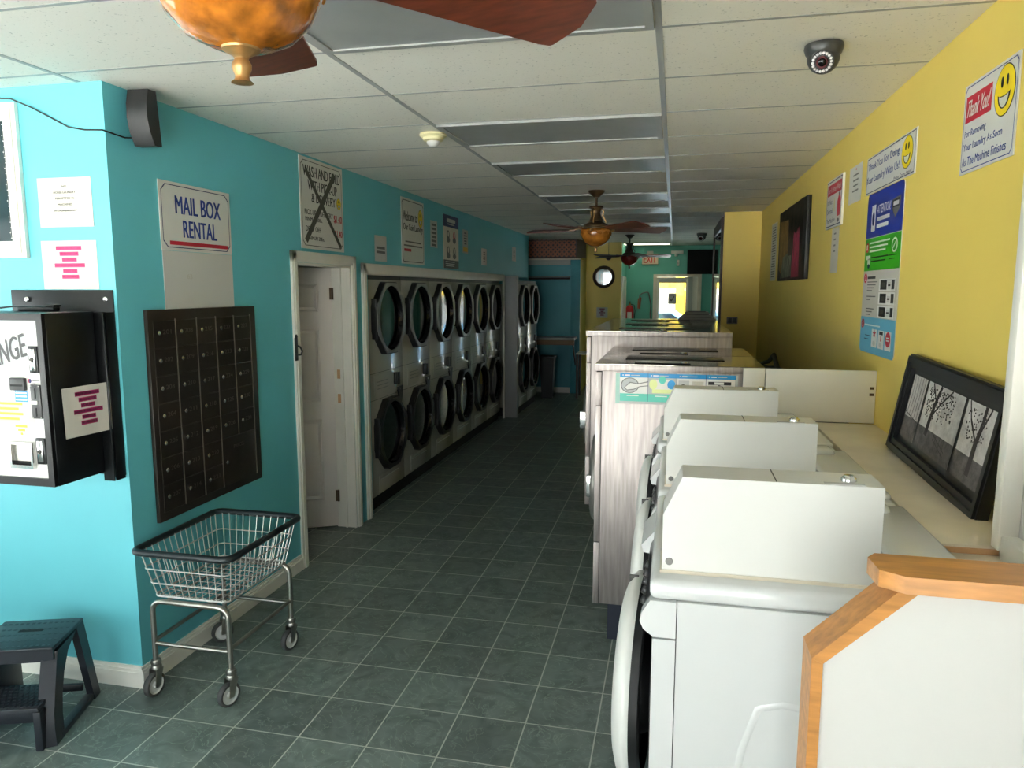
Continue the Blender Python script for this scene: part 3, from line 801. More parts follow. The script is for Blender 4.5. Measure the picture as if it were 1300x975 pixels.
m = MB(); z = sheet(m, 0.565, 0.33, 'sign_white', 0.004)
m.border(.014, -.316, .551, -.014, .004, z, 'ink_navy', 0.03)
m.text('MAIL BOX', .115, -.15, .475, -.062, z, 'ink_blue'); m.text('RENTAL', .165, -.262, .435, -.178, z, 'ink_blue'); m.rect(.06, -.302, .53, -.283, z, 'ink_red')
tag(m.build('wall_sign', M=LW(3.06, 2.388)), 'white sign reading MAIL BOX RENTAL in blue with a red underline', 'sign')
m = MB(); m.box((0, -.285, 0), (.56, 0, .003), 'paper_grey'); m.text('63', .17, -.135, .21, -.11, .0036, 'paper')
tag(m.build('blank_sheet', M=LW(3.065, 2.056)), 'blank off-white sheet hanging between the MAIL BOX RENTAL sign and the mailboxes', 'sheet')

m = MB(); z = sheet(m, 0.628, 0.595, 'sign_white', 0.004)
m.border(.02, -.575, .608, -.02, .004, z, 'ink_black', 0.03)
m.text('WASH AND FOLD', .05, -.12, .585, -.05, z, 'ink_black'); m.text('WITH PICK-UP', .11, -.205, .535, -.14, z, 'ink_black'); m.text('& DELIVERY', .155, -.285, .505, -.225, z, 'ink_black')
m.smiley(.56, -.255, .036, .04, z)
m.text('PICK-UP & DELIVERY', .055, -.37, .46, -.335, z, 'ink_black'); m.text('MINIMUM 20lbs.', .06, -.41, .30, -.385, z, 'ink_black'); m.text('DROP OFF', .065, -.48, .27, -.445, z, 'ink_black'); m.text('MINIMUM 20lbs.', .07, -.535, .32, -.51, z, 'ink_black')
m.text('$1.40', .475, -.40, .60, -.34, z, 'ink_red'); m.text('$1.40', .485, -.50, .60, -.445, z, 'ink_red')
m.line((.085, -.08), (.575, -.565), .035, z + .001, 'tape_dark'); m.line((.50, -.06), (.06, -.545), .045, z + .0018, 'tape_dark')
tag(m.build('wall_sign', M=LW(4.405, 2.735)), 'white WASH AND FOLD sign crossed out with dark tape above the door', 'sign')

def bars(m, x0, x1, y, n, dy, h, z, ink, jit=0.25):
    for k in range(n):
        e = (x1 - x0) * jit * random.random() / 2; m.rect(x0 + e, y - k * dy - h, x1 - e, y - k * dy, z, ink)
m = MB(); z = sheet(m, .25, .21, 'paper_grey'); bars(m, .03, .22, -.09, 2, .035, .02, z, 'ink_grey')
tag(m.build('paper_notice', M=LW(5.606, 2.311)), 'small pale paper above the first dryer with two printed lines', 'paper notice')
m = MB(); z = sheet(m, .598, .588, 'sign_white', .004); m.border(.018, -.57, .58, -.018, .006, z, 'ink_black', .025)
m.smiley(.50, -.155, .062, .085, z); m.text('Welcome to', .05, -.20, .41, -.115, z, 'ink_black'); m.text('Our Coin Laundry', .05, -.30, .56, -.225, z, 'ink_black')
bars(m, .05, .55, -.38, 2, .035, .013, z, 'ink_grey'); m.rect(.06, -.475, .24, -.45, z, 'ink_red')
tag(m.build('wall_sign', M=LW(6.203, 2.69)), 'white Welcome to Our Coin Laundry sign with a yellow smiling face', 'sign')
m = MB(); z = sheet(m, .213, .265, 'paper_grey'); bars(m, .03, .18, -.03, 6, .04, .022, z, 'ink_grey')
tag(m.build('paper_notice', M=LW(7.005, 2.557)), 'narrow pale notice of short lines just right of the Welcome sign', 'paper notice')
m = MB(); z = sheet(m, .55, .566, 'cream', .003); m.rect(0, -.125, .55, 0, z, 'ink_navy'); m.rect(.12, -.075, .43, -.035, z + .0006, 'paper_grey'); m.rect(.15, -.1, .4, -.088, z + .0006, 'paper'); m.rect(0, -.566, .55, -.475, z, 'dark_grey'); bars(m, .06, .4, -.49, 3, .022, .008, z + .0006, 'paper_grey')
for q, (px, py, cc) in enumerate(((.17, -.21, 'ink_black'), (.39, -.21, 'ink_red'), (.17, -.38, 'ink_black'), (.39, -.38, 'ink_black'))):
    m.disc(px, py, .045, .05, z, cc); m.disc(px, py - .05, .06, .03, z + .0005, 'ink_grey'); m.disc(px, py + .01, .025, .03, z + .001, 'cream')
tag(m.build('wall_poster', M=LW(7.413, 2.66)), 'cream poster with navy header and four round pictures above the dryers', 'poster')
m = MB(); z = sheet(m, .22, .266, 'paper'); bars(m, .05, .17, -.03, 5, .03, .016, z, 'ink_grey'); m.rect(.02, -.25, .2, -.20, z, 'label_yellow')
tag(m.build('paper_notice', M=LW(8.135, 2.554)), 'narrow paper with a yellow foot just right of the navy-topped poster', 'paper notice')
m = MB(); z = sheet(m, .26, .21, 'paper_grey'); bars(m, .08, .18, -.04, 5, .028, .014, z, 'ink_grey')
tag(m.build('paper_notice', M=LW(8.969, 2.386)), 'small pale paper over the far end of the long dryer row', 'paper notice')
m = MB(); z = sheet(m, .26, .21, 'paper_grey'); bars(m, .08, .18, -.04, 5, .028, .014, z, 'ink_grey')
tag(m.build('paper_notice', M=LW(10.745, 2.505)), 'pale paper on the dim wall above the separate far pair of dryers', 'paper notice')

# ------------------------------------------------------------------ stacked tumble dryers
def octagon(cy, cz, hw, hh, cw, ch):
    return [(cy - hw, cz - hh + ch), (cy - hw + cw, cz - hh), (cy + hw - cw, cz - hh), (cy + hw, cz - hh + ch), (cy + hw, cz + hh - ch), (cy + hw - cw, cz + hh), (cy - hw + cw, cz + hh), (cy - hw, cz + hh - ch)]
def resample(poly, n):
    P = poly + [poly[0]]; L = [math.dist(P[i], P[i + 1]) for i in range(len(poly))]; T = sum(L); out = []
    for k in range(n):
        d = T * k / n; i = 0
        while d > L[i] + 1e-9: d -= L[i]; i += 1
        t = d / L[i]; out.append((P[i][0] + (P[i + 1][0] - P[i][0]) * t, P[i][1] + (P[i + 1][1] - P[i][1]) * t))
    return out
def ring_oct(m, cy, cz, hw, hh, rin_w, rin_h, a, b, mt, n=64):
    o = octagon(cy, cz, hw, hh, hw * 0.62, hh * 0.62)
    out = []
    for k in range(n):                                                # ray cast so that the ring stays even
        t = 2 * PI * k / n; dx, dy = math.cos(t), math.sin(t); best = 9
        for i in range(8):
            x1, y1 = o[i][0] - cy, o[i][1] - cz; x2, y2 = o[(i + 1) % 8][0] - cy, o[(i + 1) % 8][1] - cz
            ex, ey = x2 - x1, y2 - y1; den = dx * ey - dy * ex
            if abs(den) < 1e-9: continue
            s = (x1 * ey - y1 * ex) / den; u = (x1 * dy - y1 * dx) / den
            if s > 0 and -1e-6 <= u <= 1 + 1e-6: best = min(best, s)
        out.append((cy + dx * best, cz + dy * best))
    inn = [(cy + rin_w * math.cos(2 * PI * k / n), cz + rin_h * math.sin(2 * PI * k / n)) for k in range(n)]
    m.ring(out, inn, a, b, mt, 'yz')
    return inn
def dryer(loc, label, group, mt='dryer_enamel'):
    W = 0.764
    t = thing('stacked_dryer', label, 'tumble dryer', loc, 0, group)
    m = MB(); m.box((-0.75, 0.002, 0.12), (0, W - 0.002, 1.95), mt, 0.004)
    for z in (0.945, 1.17): m.box((0, 0.004, z), (0.002, W - 0.004, z + 0.003), 'seam')
    m.build('body', t)
    MB().box((-0.7, 0.0, 0.0), (-0.03, W, 0.122), 'gap_black').build('kick_plate', t)
    MB().box((-0.12, 0.002, 1.95), (-0.012, W - 0.002, 1.998), 'dryer_dark').build('header', t)
    for cz, ringm, up in ((1.625, 'door_silver', True), (0.625, 'dryer_dark', False)):
        cy = 0.40
        m = MB(); ring_oct(m, cy, cz, 0.325, 0.308, 0.268, 0.276, 0.0, 0.05, 'black_rubber'); ring_oct(m, cy, cz, 0.314, 0.299, 0.268, 0.276, 0.049, 0.058, ringm)
        dr = m.build('door', t)
        if up: dr['label'] = 'black door with a silver face ring'
        n = 40; m = MB()                                              # slightly dished glass
        prev = None; vs = []; fs = []
        R = [(1.0, 0.05), (0.96, 0.02), (0.93, 0.012), (0.0, 0.02)]
        for s, x in R:
            for k in range(n): vs.append((x, cy + 0.27 * s * math.cos(2 * PI * k / n), cz + 0.278 * s * math.sin(2 * PI * k / n)))
        for i in range(len(R) - 1):
            for k in range(n): fs.append((i * n + k, i * n + (k + 1) % n, (i + 1) * n + (k + 1) % n, (i + 1) * n + k))
        m.add(vs, fs, 'black_glass', True); m.build('door_glass', dr)
        for hz in (-0.13, 0.13): MB().box((0.004, 0.075, cz + hz - 0.04), (0.05, 0.092, cz + hz + 0.04), 'black_rubber', 0.004).build('hinge', dr)
    m = MB(); m.box((0.0, 0.10, 0.97), (0.006, 0.72, 1.155), mt, 0.003)
    for k in range(3): m.box((0.006, 0.16, 1.03 + 0.03 * k), (0.0068, 0.40, 1.036 + 0.03 * k), 'ink_grey')
    cp = m.build('control_panel', t)
    m = MB(); m.box((0.006, 0.52, 1.03), (0.03, 0.575, 1.14), 'dryer_dark', 0.006); m.box((0.006, 0.61, 1.02), (0.02, 0.655, 1.13), 'dryer_dark', 0.004); m.box((0.006, 0.54, 1.01), (0.016, 0.565, 1.03), 'chrome')
    m.build('coin_slot', cp)
    m = MB(); m.prism([(0.60, 0.995), (0.74, 1.0), (0.70, 0.86), (0.675, 0.83)], 0.0, 0.012, 'dryer_dark', 'yz'); m.lathe([(0.01, 0.012), (0.008, 0.016), (0, 0.016)], 'chrome', 10, Matrix.Translation((0, 0.66, 0.975)) @ Matrix.Rotation(PI / 2, 4, 'Y'))
    m.build('latch_plate', t)
    m = MB(); m.box((0, 0.16, 0.14), (0.005, 0.62, 0.285), mt, 0.002); m.box((0.005, 0.19, 0.245), (0.010, 0.59, 0.252), 'grey_trim')
    m.build('access_panel', t)
    return t
dlabels = ['nearest stacked dryer of the long row, right beside the white door', 'second stacked dryer from the white door', 'third stacked dryer from the white door',
           'fourth stacked dryer from the white door', 'fifth stacked dryer from the white door', 'sixth and last stacked dryer of the long row, before the pale grey partition board']
d0 = dryer((-2.432, 5.487, 0), dlabels[0], 'stacked dryers in the long alcove row')
for k in range(1, 6): dup(d0, (-2.432, 5.487 + 0.765 * k, 0), dlabels[k])
d1 = dryer((-2.235, 10.33, 0), 'first dryer behind the pale grey partition board, of the far pair', 'far pair of stacked dryers')
dup(d1, (-2.235, 11.10, 0), 'rear dryer of the far pair, next to the dark bin and blue alcove')
m = MB(); m.box((-2.40, 10.215, 0.0), (-2.215, 10.235, 2.065), 'end_grey', 0.002); m.box((-2.235, 10.235, 0), (-2.215, 10.325, 2.065), 'end_grey')
tag(m.build('partition_board'), 'tall plain pale grey partition board between the long dryer row and the far pair', 'panel')

# ------------------------------------------------------------------ laundry cart
ct = thing('laundry_cart', 'wire laundry cart with dark rubber rim standing below the mailboxes', 'laundry cart', (-2.105, 2.985, 0))
RX, RY, RZ = 0.245, 0.315, 0.70
BX, BY, BZ = 0.19, 0.255, 0.475
def rrect(hx, hy, z, r, n=5):
    out = []
    for sx, sy, a in ((1, 1, 0), (-1, 1, PI / 2), (-1, -1, PI), (1, -1, 1.5 * PI)):
        for k in range(n + 1): out.append((sx * (hx - r) + r * math.cos(a + PI / 2 * k / n), sy * (hy - r) + r * math.sin(a + PI / 2 * k / n), z))
    return out
MB().tube(rrect(RX, RY, RZ, 0.045), 0.016, 'cart_rim', 10, True).build('rim', ct)
m = MB()
def lerp(t): return (BX + (RX - 0.012 - BX) * t, BY + (RY - 0.012 - BY) * t, BZ + (RZ - BZ) * t)
for t in (0.0, 0.02, 0.30, 0.62):
    hx, hy, z = lerp(t); m.tube(rrect(hx, hy, z, 0.03), 0.0032, 'wire_steel', 6, True)
def side(t0, sx, sy, ax):
    b = (BX * (t0 if ax == 'x' else sx), BY * (sy if ax == 'x' else t0), BZ); hx, hy, z = lerp(1.0)
    m.tube([b, (hx * (t0 if ax == 'x' else sx), hy * (sy if ax == 'x' else t0), RZ)], 0.0024, 'wire_steel', 5)
for k in range(11):
    u = -0.88 + 1.76 * k / 10
    side(u, 0, 1, 'x'); side(u, 0, -1, 'x')
for k in range(15):
    u = -0.92 + 1.84 * k / 14
    side(u, 1, 0, 'y'); side(u, -1, 0, 'y')
for k in range(11):
    u = -0.88 + 1.76 * k / 10; m.tube([(BX * u, -BY, BZ), (BX * u, BY, BZ)], 0.0024, 'wire_steel', 5)
for k in range(9):
    u = -0.88 + 1.76 * k / 8; m.tube([(-BX, BY * u, BZ - .004), (BX, BY * u, BZ - .004)], 0.0024, 'wire_steel', 5)
m.build('basket', ct)
m = MB()
LX, LY = 0.195, 0.265
for sy in (-1, 1):
    y = sy * LY; r = 0.05; zt = 0.455
    pts = [(-LX, y, 0.165), (-LX, y, zt - r)] + [(-LX + r - r * math.cos(a), y, zt - r + r * math.sin(a)) for a in [PI / 2 * k / 5 for k in range(1, 6)]]
    pts += [(LX - r + r * math.sin(a), y, zt - r + r * math.cos(a)) for a in [PI / 2 * k / 5 for k in range(0, 6)]] + [(LX, y, 0.165)]
    m.tube(pts, 0.0125, 'steel_tube', 12); m.cyl((-LX, y, 0.25), (LX, y, 0.25), 0.0095, 'steel_tube')
for sx in (-1, 1): m.cyl((sx * LX, -LY, 0.262), (sx * LX, LY, 0.262), 0.0095, 'steel_tube')
for sx in (-0.6, 0.6): m.cyl((sx * LX, -LY, 0.462), (sx * LX, LY, 0.462), 0.007, 'steel_tube')
m.build('frame', ct)
for sx, sy, rot in ((-1, -1, 1.45), (1, -1, 1.25), (1, 1, 1.35), (-1, 1, 0.9)):
    cd = bpy.data.objects.new('caster', None)
    Rz = Matrix.Translation((sx * LX, sy * LY, 0)) @ Matrix.Rotation(rot, 4, 'Z')
    m = MB(); m.lathe([(0.0, 0.17), (0.021, 0.17), (0.025, 0.158), (0.021, 0.145), (0.024, 0.14), (0.024, 0.128), (0.0, 0.128)], 'steel_tube', 16, Rz)
    for s in (-1, 1): m.prism([(-0.022, 0.13), (0.022, 0.13), (0.012 - .018, 0.045), (-0.012 - .018, 0.045)], s * 0.019, s * 0.0215, 'steel_tube', 'xz', Rz)
    ck = m.build('caster', ct)
    Wm_ = Rz @ Matrix.Translation((-0.018, 0, 0.056)) @ Matrix.Rotation(PI / 2, 4, 'X')
    MB().lathe([(0.042, -0.014), (0.052, -0.014), (0.056, -0.008), (0.056, 0.008), (0.052, 0.014), (0.042, 0.014)], 'tyre_grey', 28, Wm_).build('tyre', ck)
    MB().lathe([(0.043, -0.012), (0.038, -0.006), (0.014, -0.006), (0.012, -0.017), (0, -0.017)], 'caster_grey', 24, Wm_).lathe([(0.043, 0.012), (0.038, 0.006), (0.014, 0.006), (0.012, 0.017), (0, 0.017)], 'caster_grey', 24, Wm_).build('hub', ck)

# ------------------------------------------------------------------ step stool (local: x right, y back, origin under the rear right corner of the top)
st = thing('step_stool', 'black plastic two-step stool by the turquoise wall', 'step stool', (-2.606, 2.645, 0), math.radians(20))
m = MB()
TW, TD, TZ = 0.335, 0.29, 0.38
m.box((-TW, -TD, TZ - 0.022), (0.0, 0.0, TZ), 'stool_plastic', 0.008)
m.prism([(-TW, TZ - 0.005), (-TW, TZ - 0.055), (-TW + 0.06, TZ - 0.062), (-0.06, TZ - 0.062), (-0.0, TZ - 0.055), (0.0, TZ - 0.005)], -TD, -TD + 0.012, 'stool_plastic', 'xz')
m.box((-TW / 2 - 0.05, -TD / 2 + .02, TZ - 0.001), (-TW / 2 + 0.05, -TD / 2 + 0.045, TZ + 0.0008), 'gap_black')
for q in range(13):
    for r_ in range(5): m.box((-TW + 0.018 + q * .024, -TD + .02 + r_ * .055, TZ - .001), (-TW + .03 + q * .024, -TD + .032 + r_ * .055, TZ + .0012), 'stool_plastic')
m.build('top_step', st)
m = MB(); SX0, SX1 = -TW - 0.0, 0.0
m.box((SX0, -0.415, 0.165), (SX1 - 0.01, -0.22, 0.188), 'stool_plastic', 0.006); m.box((SX0, -0.42, 0.125), (SX1 - 0.01, -0.408, 0.186), 'stool_plastic', 0.004)
for q in range(15):
    for r_ in range(7): m.box((SX0 + .01 + q * .021 + (r_ % 2) * .01, -.405 + r_ * .026, .187), (SX0 + .02 + q * .021 + (r_ % 2) * .01, -.388 + r_ * .026, .1905), 'stool_plastic')
m.build('lower_step', st)
for sx in (0, 1):
    ox = -TW if sx else 0.0; s = -1 if sx else 1
    def X(v): return ox + s * v
    m = MB()                                                          # curved front leg
    pts = [(-0.28, TZ - 0.03), (-0.315, TZ - 0.10), (-0.355, TZ - 0.18), (-0.388, TZ - 0.25), (-0.404, 0.07), (-0.41, 0.0)]
    pts2 = [(-0.12, TZ - 0.02), (-0.215, TZ - 0.065), (-0.278, TZ - 0.13), (-0.318, TZ - 0.20), (-0.342, 0.10), (-0.352, 0.0)]
    xo = [0.004, 0.010, 0.018, 0.024, 0.03, 0.036]
    vs = []; fs = []
    for i in range(6):
        vs += [(X(xo[i] - 0.055), pts[i][0], pts[i][1]), (X(xo[i]), pts[i][0] + 0.02, pts[i][1]), (X(xo[i]), pts2[i][0] + .032, pts2[i][1]), (X(xo[i] - 0.055), pts2[i][0] + .032, pts2[i][1])]
    for i in range(5):
        for k in range(4): fs.append((i * 4 + k, i * 4 + (k + 1) % 4, i * 4 + 4 + (k + 1) % 4, i * 4 + 4 + k))
    fs += [(0, 1, 2, 3), (20, 21, 22, 23)]
    m.add(vs, fs, 'stool_plastic', True)
    m.build('front_leg', st)
    m = MB(); vs = []
    for i, z in enumerate((TZ - 0.012, 0.0)):
        e = 0.0 if i == 0 else 0.042
        w0, w1 = ((-0.075, -0.008), (-0.045, 0.012))[i]
        vs += [(X(e), w0, z), (X(e), w1, z), (X(e - 0.03), w1, z), (X(e - 0.03), w0, z)]
    m.add(vs, [(0, 1, 2, 3), (4, 5, 6, 7)] + [(k, (k + 1) % 4, 4 + (k + 1) % 4, 4 + k) for k in range(4)], 'stool_plastic')
    m.box((X(0.0), -0.34, 0.0), (X(0.037), -0.03, 0.028), 'stool_plastic', 0.004)
    m.build('rear_leg', st)
    m = MB(); m.box((X(0.0), -0.425, 0.0), (X(-0.03), -0.385, 0.17), 'stool_plastic', 0.005); m.build('step_leg', st)
m = MB(); m.box((-TW + 0.02, -0.022, 0.03), (-0.02, -0.006, 0.065), 'stool_plastic', 0.004); m.build('back_brace', st)
m = MB(); m.box((-TW + 0.03, -0.23, 0.02), (-TW + 0.085, -0.05, TZ - 0.02), 'stool_plastic', 0.01); m.build('inner_rib', st)

# ------------------------------------------------------------------ white front-loading washers on a plinth
struct(MB().box((0.02, 1.5, 0), (0.66, 3.66, 0.27), 'navy_plinth').box((0.66, 1.42, 0), (0.935, 3.66, 1.19), 'panel_white'), 'trim_4')
ledge = MB(); ledge.box((0.665, 1.95, 1.19), (XR, 3.665, 1.235), 'cream', 0.003); ledge.box((0.675, 1.3, 1.165), (XR, 1.945, 1.215), 'cream', 0.003); ledge.box((0.668, 1.942, 1.20), (0.80, 1.953, 1.228), 'bare_wood')
struct(ledge, 'trim_5')
def white_washer(y0, label):
    D, H = 0.686, 0.97                                                # local z = 0 on the plinth at 0.27
    t = thing('front_loading_washer', label, 'washing machine', (0, y0, 0.27), 0, 'white front-loading washers')
    m = MB()
    body = [(0.655, 0.0), (-0.028, 0.0), (-0.028, 0.84), (-0.034, 0.85), (-0.055, 0.868), (-0.052, 0.888), (-0.034, 0.922), (0.655, 0.922)]
    m.prism([(0.024, 0.0), (0.655, 0.0), (0.655, 0.925), (0.024, 0.925)], 0.003, D - 0.003, 'enamel', 'xz')
    m.prism([(0.022, 0.0), (-0.028, 0.0), (-0.028, 0.838), (0.022, 0.838)], 0.0, D, 'enamel', 'xz')
    nose = [(0.022, 0.842), (-0.026, 0.842), (-0.048, 0.858), (-0.056, 0.876), (-0.052, 0.896), (-0.034, 0.925), (0.022, 0.925)]
    for a, b in ((0.0, 0.03), (D - 0.03, D)): m.prism(nose, a, b, 'enamel', 'xz')
    m.prism([(0.022, 0.842), (-0.022, 0.842), (-0.026, 0.925), (0.022, 0.925)], 0.03, D - 0.03, 'enamel', 'xz')
    # pressed stiffening shape on the side sheet
    for (pts, r) in (([(0.13, 0.03), (0.145, 0.42), (0.17, 0.60), (0.20, 0.70), (0.25, 0.715), (0.40, 0.70)], 0.022), ([(0.25, 0.03), (0.27, 0.40), (0.285, 0.52), (0.31, 0.60), (0.36, 0.63), (0.50, 0.62)], 0.028)):
        fine = []
        for i in range(len(pts) - 1):
            for q in range(4): fine.append((pts[i][0] + (pts[i + 1][0] - pts[i][0]) * q / 4, r + 0.0005, pts[i][1] + (pts[i + 1][1] - pts[i][1]) * q / 4))
        m.tube(fine, r, 'enamel', 10)
    m.build('body', t)
    m = MB(); m.box((-0.036, 0.0, 0.926), (0.66, D, 0.972), 'enamel', 0.016, None, 3)
    for k in range(2): m.box((0.10, 0.18 + k * .3, 0.968), (0.64, 0.36 + k * .25, 0.977), 'enamel', 0.008)
    m.box((0.50, 0.05, 0.962), (0.655, 0.66, 0.988), 'enamel', 0.012, None, 3); m.box((0.47, 0.57, 0.962), (0.60, 0.67, 1.008), 'enamel', 0.02, None, 3)
    m.build('top', t)
    m = MB(); m.prism([(-0.024, 0.845), (-0.050, 0.868), (-0.046, 0.898), (-0.032, 0.923), (-0.02, 0.92)], 0.031, D - 0.031, 'control_dark', 'xz')
    for k in range(5): m.lathe([(0.012, 0), (0.01, 0.012), (0, 0.013)], 'dark_grey', 14, Matrix.Translation((-0.045, 0.09 + k * 0.055, 0.885)) @ Matrix.Rotation(-PI / 2 + 0.45, 4, 'Y'))
    m.build('control_panel', t)
    m = MB(); m.prism([(-0.02, 0.865), (-0.066, 0.872), (-0.072, 0.892), (-0.04, 0.93), (-0.02, 0.935)], 0.44, 0.64, 'enamel', 'xz'); m.build('detergent_drawer', t)
    # door ajar: hinge on the far side, lathe axis towards the aisle
    Rd = 0.27; hy, hz = 0.62, 0.565
    Md = Matrix.Translation((-0.024, hy, hz)) @ Matrix.Rotation(math.radians(-4.0), 4, 'Z') @ Matrix.Translation((0, -Rd, 0)) @ Matrix.Rotation(-PI / 2, 4, 'Y')
    m = MB(); m.lathe([(Rd - 0.004, 0.020), (Rd, 0.028), (Rd - 0.002, 0.040), (Rd - 0.02, 0.056), (Rd - 0.05, 0.066), (0.20, 0.066), (0.17, 0.05), (0.165, 0.03)], 'case_white', 48, Md)
    dr = m.build('door', t)
    MB().lathe([(0.168, 0.045), (0.15, 0.056), (0.0, 0.066)], 'black_glass', 40, Md).build('door_glass', dr)
    MB().lathe([(Rd - 0.03, -0.004), (Rd - 0.012, 0.0), (Rd - 0.008, 0.021), (0.16, 0.021), (0.14, -0.02), (0.0, -0.035)], 'black_rubber', 48, Md).build('door_liner', dr)
    m = MB(); 
    for s in (-1, 1): m.box((Rd - 0.02, s * 0.0 - 0.002, 0.03), (Rd + 0.003, 0.002, 0.055), 'seam', 0, Md)
    m.build('door_seam', dr)
    MB().lathe([(0.19, 0.0), (0.235, 0.0), (0.235, 0.004), (0.20, 0.006), (0.17, -0.0), (0.0, -0.0)], 'black_rubber', 40, Matrix.Translation((-0.0285, 0.35, hz)) @ Matrix.Rotation(-PI / 2, 4, 'Y')).build('drum_gasket', t)
    # coin meter case on top
    y1, y2 = 0.052, 0.166
    k0 = 0.972
    m = MB(); m.prism([(-0.012, k0), (0.436, k0), (0.436, k0 + 0.22), (0.028, k0 + 0.22), (-0.012, k0 + 0.132)], y1, y2, 'case_white', 'xz')
    m.box((0.222, y1 + .002, k0 + 0.2195), (0.2245, y2 - .002, k0 + 0.2206), 'seam'); m.box((-0.016, y1 - .004, k0), (0.44, y2 + .004, k0 + 0.007), 'cream')
    mc = m.build('coin_meter_case', t)
    MB().lathe([(0.0085, 0.0), (0.008, 0.003), (0, 0.0035)], 'ink_grey', 16, Matrix.Translation((0.004, y1, k0 + 0.026)) @ Matrix.Rotation(PI / 2, 4, 'X')).build('screw', mc)
    m = MB(); m.lathe([(0.017, 0), (0.016, 0.006), (0.011, 0.009), (0.010, 0.012), (0, 0.013)], 'chrome', 18, Matrix.Translation((0.375, (y1 + y2) / 2 - 0.01, k0 + 0.22))); m.box((0.32, y1 + .006, k0 + .2198), (0.40, y1 + .022, k0 + 0.2212), 'enamel')
    m.build('vault_lock', mc)
    return t
w0 = white_washer(1.535, 'nearest white front-loading washer, right behind the oak-capped low wall')
dup(w0, (0, 2.263, 0.27), 'middle one of the three white front-loading washers')
dup(w0, (-0.018, 2.991, 0.27), 'white front-loading washer directly in front of the first steel washer')

# ------------------------------------------------------------------ stainless steel washers
def steel_washer(x0, x1, y0, dep, z0, z1, label, group, n=0):
    t = thing('steel_washer', label, 'washing machine', ((x0 + x1) / 2, y0, 0), 0, group)
    hx = (x1 - x0) / 2
    m = MB(); m.box((-hx + 0.03, 0.004, z0), (hx, dep - 0.004, z1 - 0.035), 'steel_brushed', 0.003); m.build('cabinet', t)
    m = MB(); m.box((-hx, 0.0, z0), (-hx + 0.03, dep, z0 + 0.34), 'steel_brushed', 0.002); m.box((-hx, 0.0, z0 + 0.344), (-hx + 0.03, dep, z1 - 0.22), 'steel_brushed', 0.002); m.box((-hx, 0, z1 - 0.216), (-hx + 0.03, dep, z1 - 0.042), 'steel_brushed', 0.002)
    m.box((-hx + .004, .001, z0 + .01), (-hx + .028, dep - .01, z1 - .04), 'seam'); m.box((-hx + 0.0295, 0.0025, z0), (-hx + 0.033, 0.006, z1 - .036), 'seam')
    fp = m.build('front_panel', t)
    n_ = 36; Mf = Matrix.Translation((-hx, dep / 2, (z0 + z1) / 2 - 0.02)) @ Matrix.Rotation(-PI / 2, 4, 'Y')
    m = MB(); m.lathe([(0.25, 0), (0.25, 0.02), (0.235, 0.035), (0.20, 0.04), (0.19, 0.02)], 'door_silver', n_, Mf); dr = m.build('door', t)
    MB().lathe([(0.192, 0.02), (0.17, 0.03), (0, 0.04)], 'black_glass', n_, Mf).build('door_glass', dr)
    MB().box((-hx - 0.05, 0.06, (z0 + z1) / 2 - 0.08), (-hx, 0.09, (z0 + z1) / 2 + 0.04), 'chrome', 0.006).build('handle', dr)
    m = MB(); m.box((-hx - 0.006, -0.001, z1 - 0.036), (hx + 0.002, dep - 0.003, z1 - .002), 'steel_brushed', 0.003); m.box((-hx - 0.004, 0.002, z1 - 0.004), (hx, dep - 0.005, z1), 'steel_top'); tp = m.build('top', t)
    m = MB(); m.box((-0.22, 0.06, z1 - 0.0005), (0.06, 0.085, z1 + 0.004), 'gap_black', 0.001); m.lathe([(0.022, 0), (0.02, 0.008), (0, 0.01)], 'chrome', 16, Matrix.Translation((0.03, 0.115, z1))); m.box((-0.28, 0.28, z1), (0.24, 0.50, z1 + 0.003), 'steel_dark', 0.001)
    m.build('soap_lid', tp)
    m = MB(); m.box((-hx + 0.08, 0.012, 0), (hx - 0.02, dep - 0.002, z0 + 0.002), 'navy_plinth'); m.build('plinth', t)
    return t
a = steel_washer(-0.386, 0.44, 3.70, 0.595, 0.2, 1.49, 'first stainless steel washer, its side carrying the blue and green instruction label', 'lower steel washers')
dup(a, (0.027, 4.297, 0), 'second low steel washer, between the labelled first one and the taller row')
b = steel_washer(-0.577, 0.372, 4.90, 0.74, 0.38, 1.59, 'first of the taller steel washers, its near side rising behind the lower pair', 'taller steel washers')
dup(b, (-0.1025, 5.642, 0), 'second of the taller steel washers, in the middle of their row')
dup(b, (-0.1025, 6.384, 0), 'last of the taller steel washers, under the small stack of dark trays')
# instruction label on the first steel washer
m = MB(); w_, h_ = 0.60, 0.158
M = frame((-0.284, 3.7028, 1.447), (1, 0, 0), (0, 0, 1))
m.box((0, -h_, 0), (w_, 0, .001), 'label_grey'); z = .0016; m.rect(0.0, -h_, .02, 0, z, 'label_teal_pale')
for k in range(4):
    x = .022 + k * .142
    m.rect(x, -.022, x + .140, 0, z, 'label_blue'); m.rect(x + .012, -.014, x + .018, -.008, z + .0005, 'sign_white'); m.rect(x + .024, -.014, x + .05, -.008, z + .0005, 'sign_white'); m.rect(x + .055, -.013, x + .1, -.009, z + .0005, 'label_grey')
    m.rect(x, -.145, x + .140, -.105, z, 'label_teal'); m.rect(x + .035, -.118, x + .095, -.113, z + .0005, 'sign_white'); m.rect(x, -.105, x + .14, -.022, z, 'sign_white')
    m.rect(x + .14, -.145, x + .142, 0, z + .0005, 'ink_navy')
x = .022
m.disc(x + .05, -.063, .046, .04, z + .0005, 'ink_grey'); m.disc(x + .05, -.063, .041, .036, z + .001, 'label_grey')
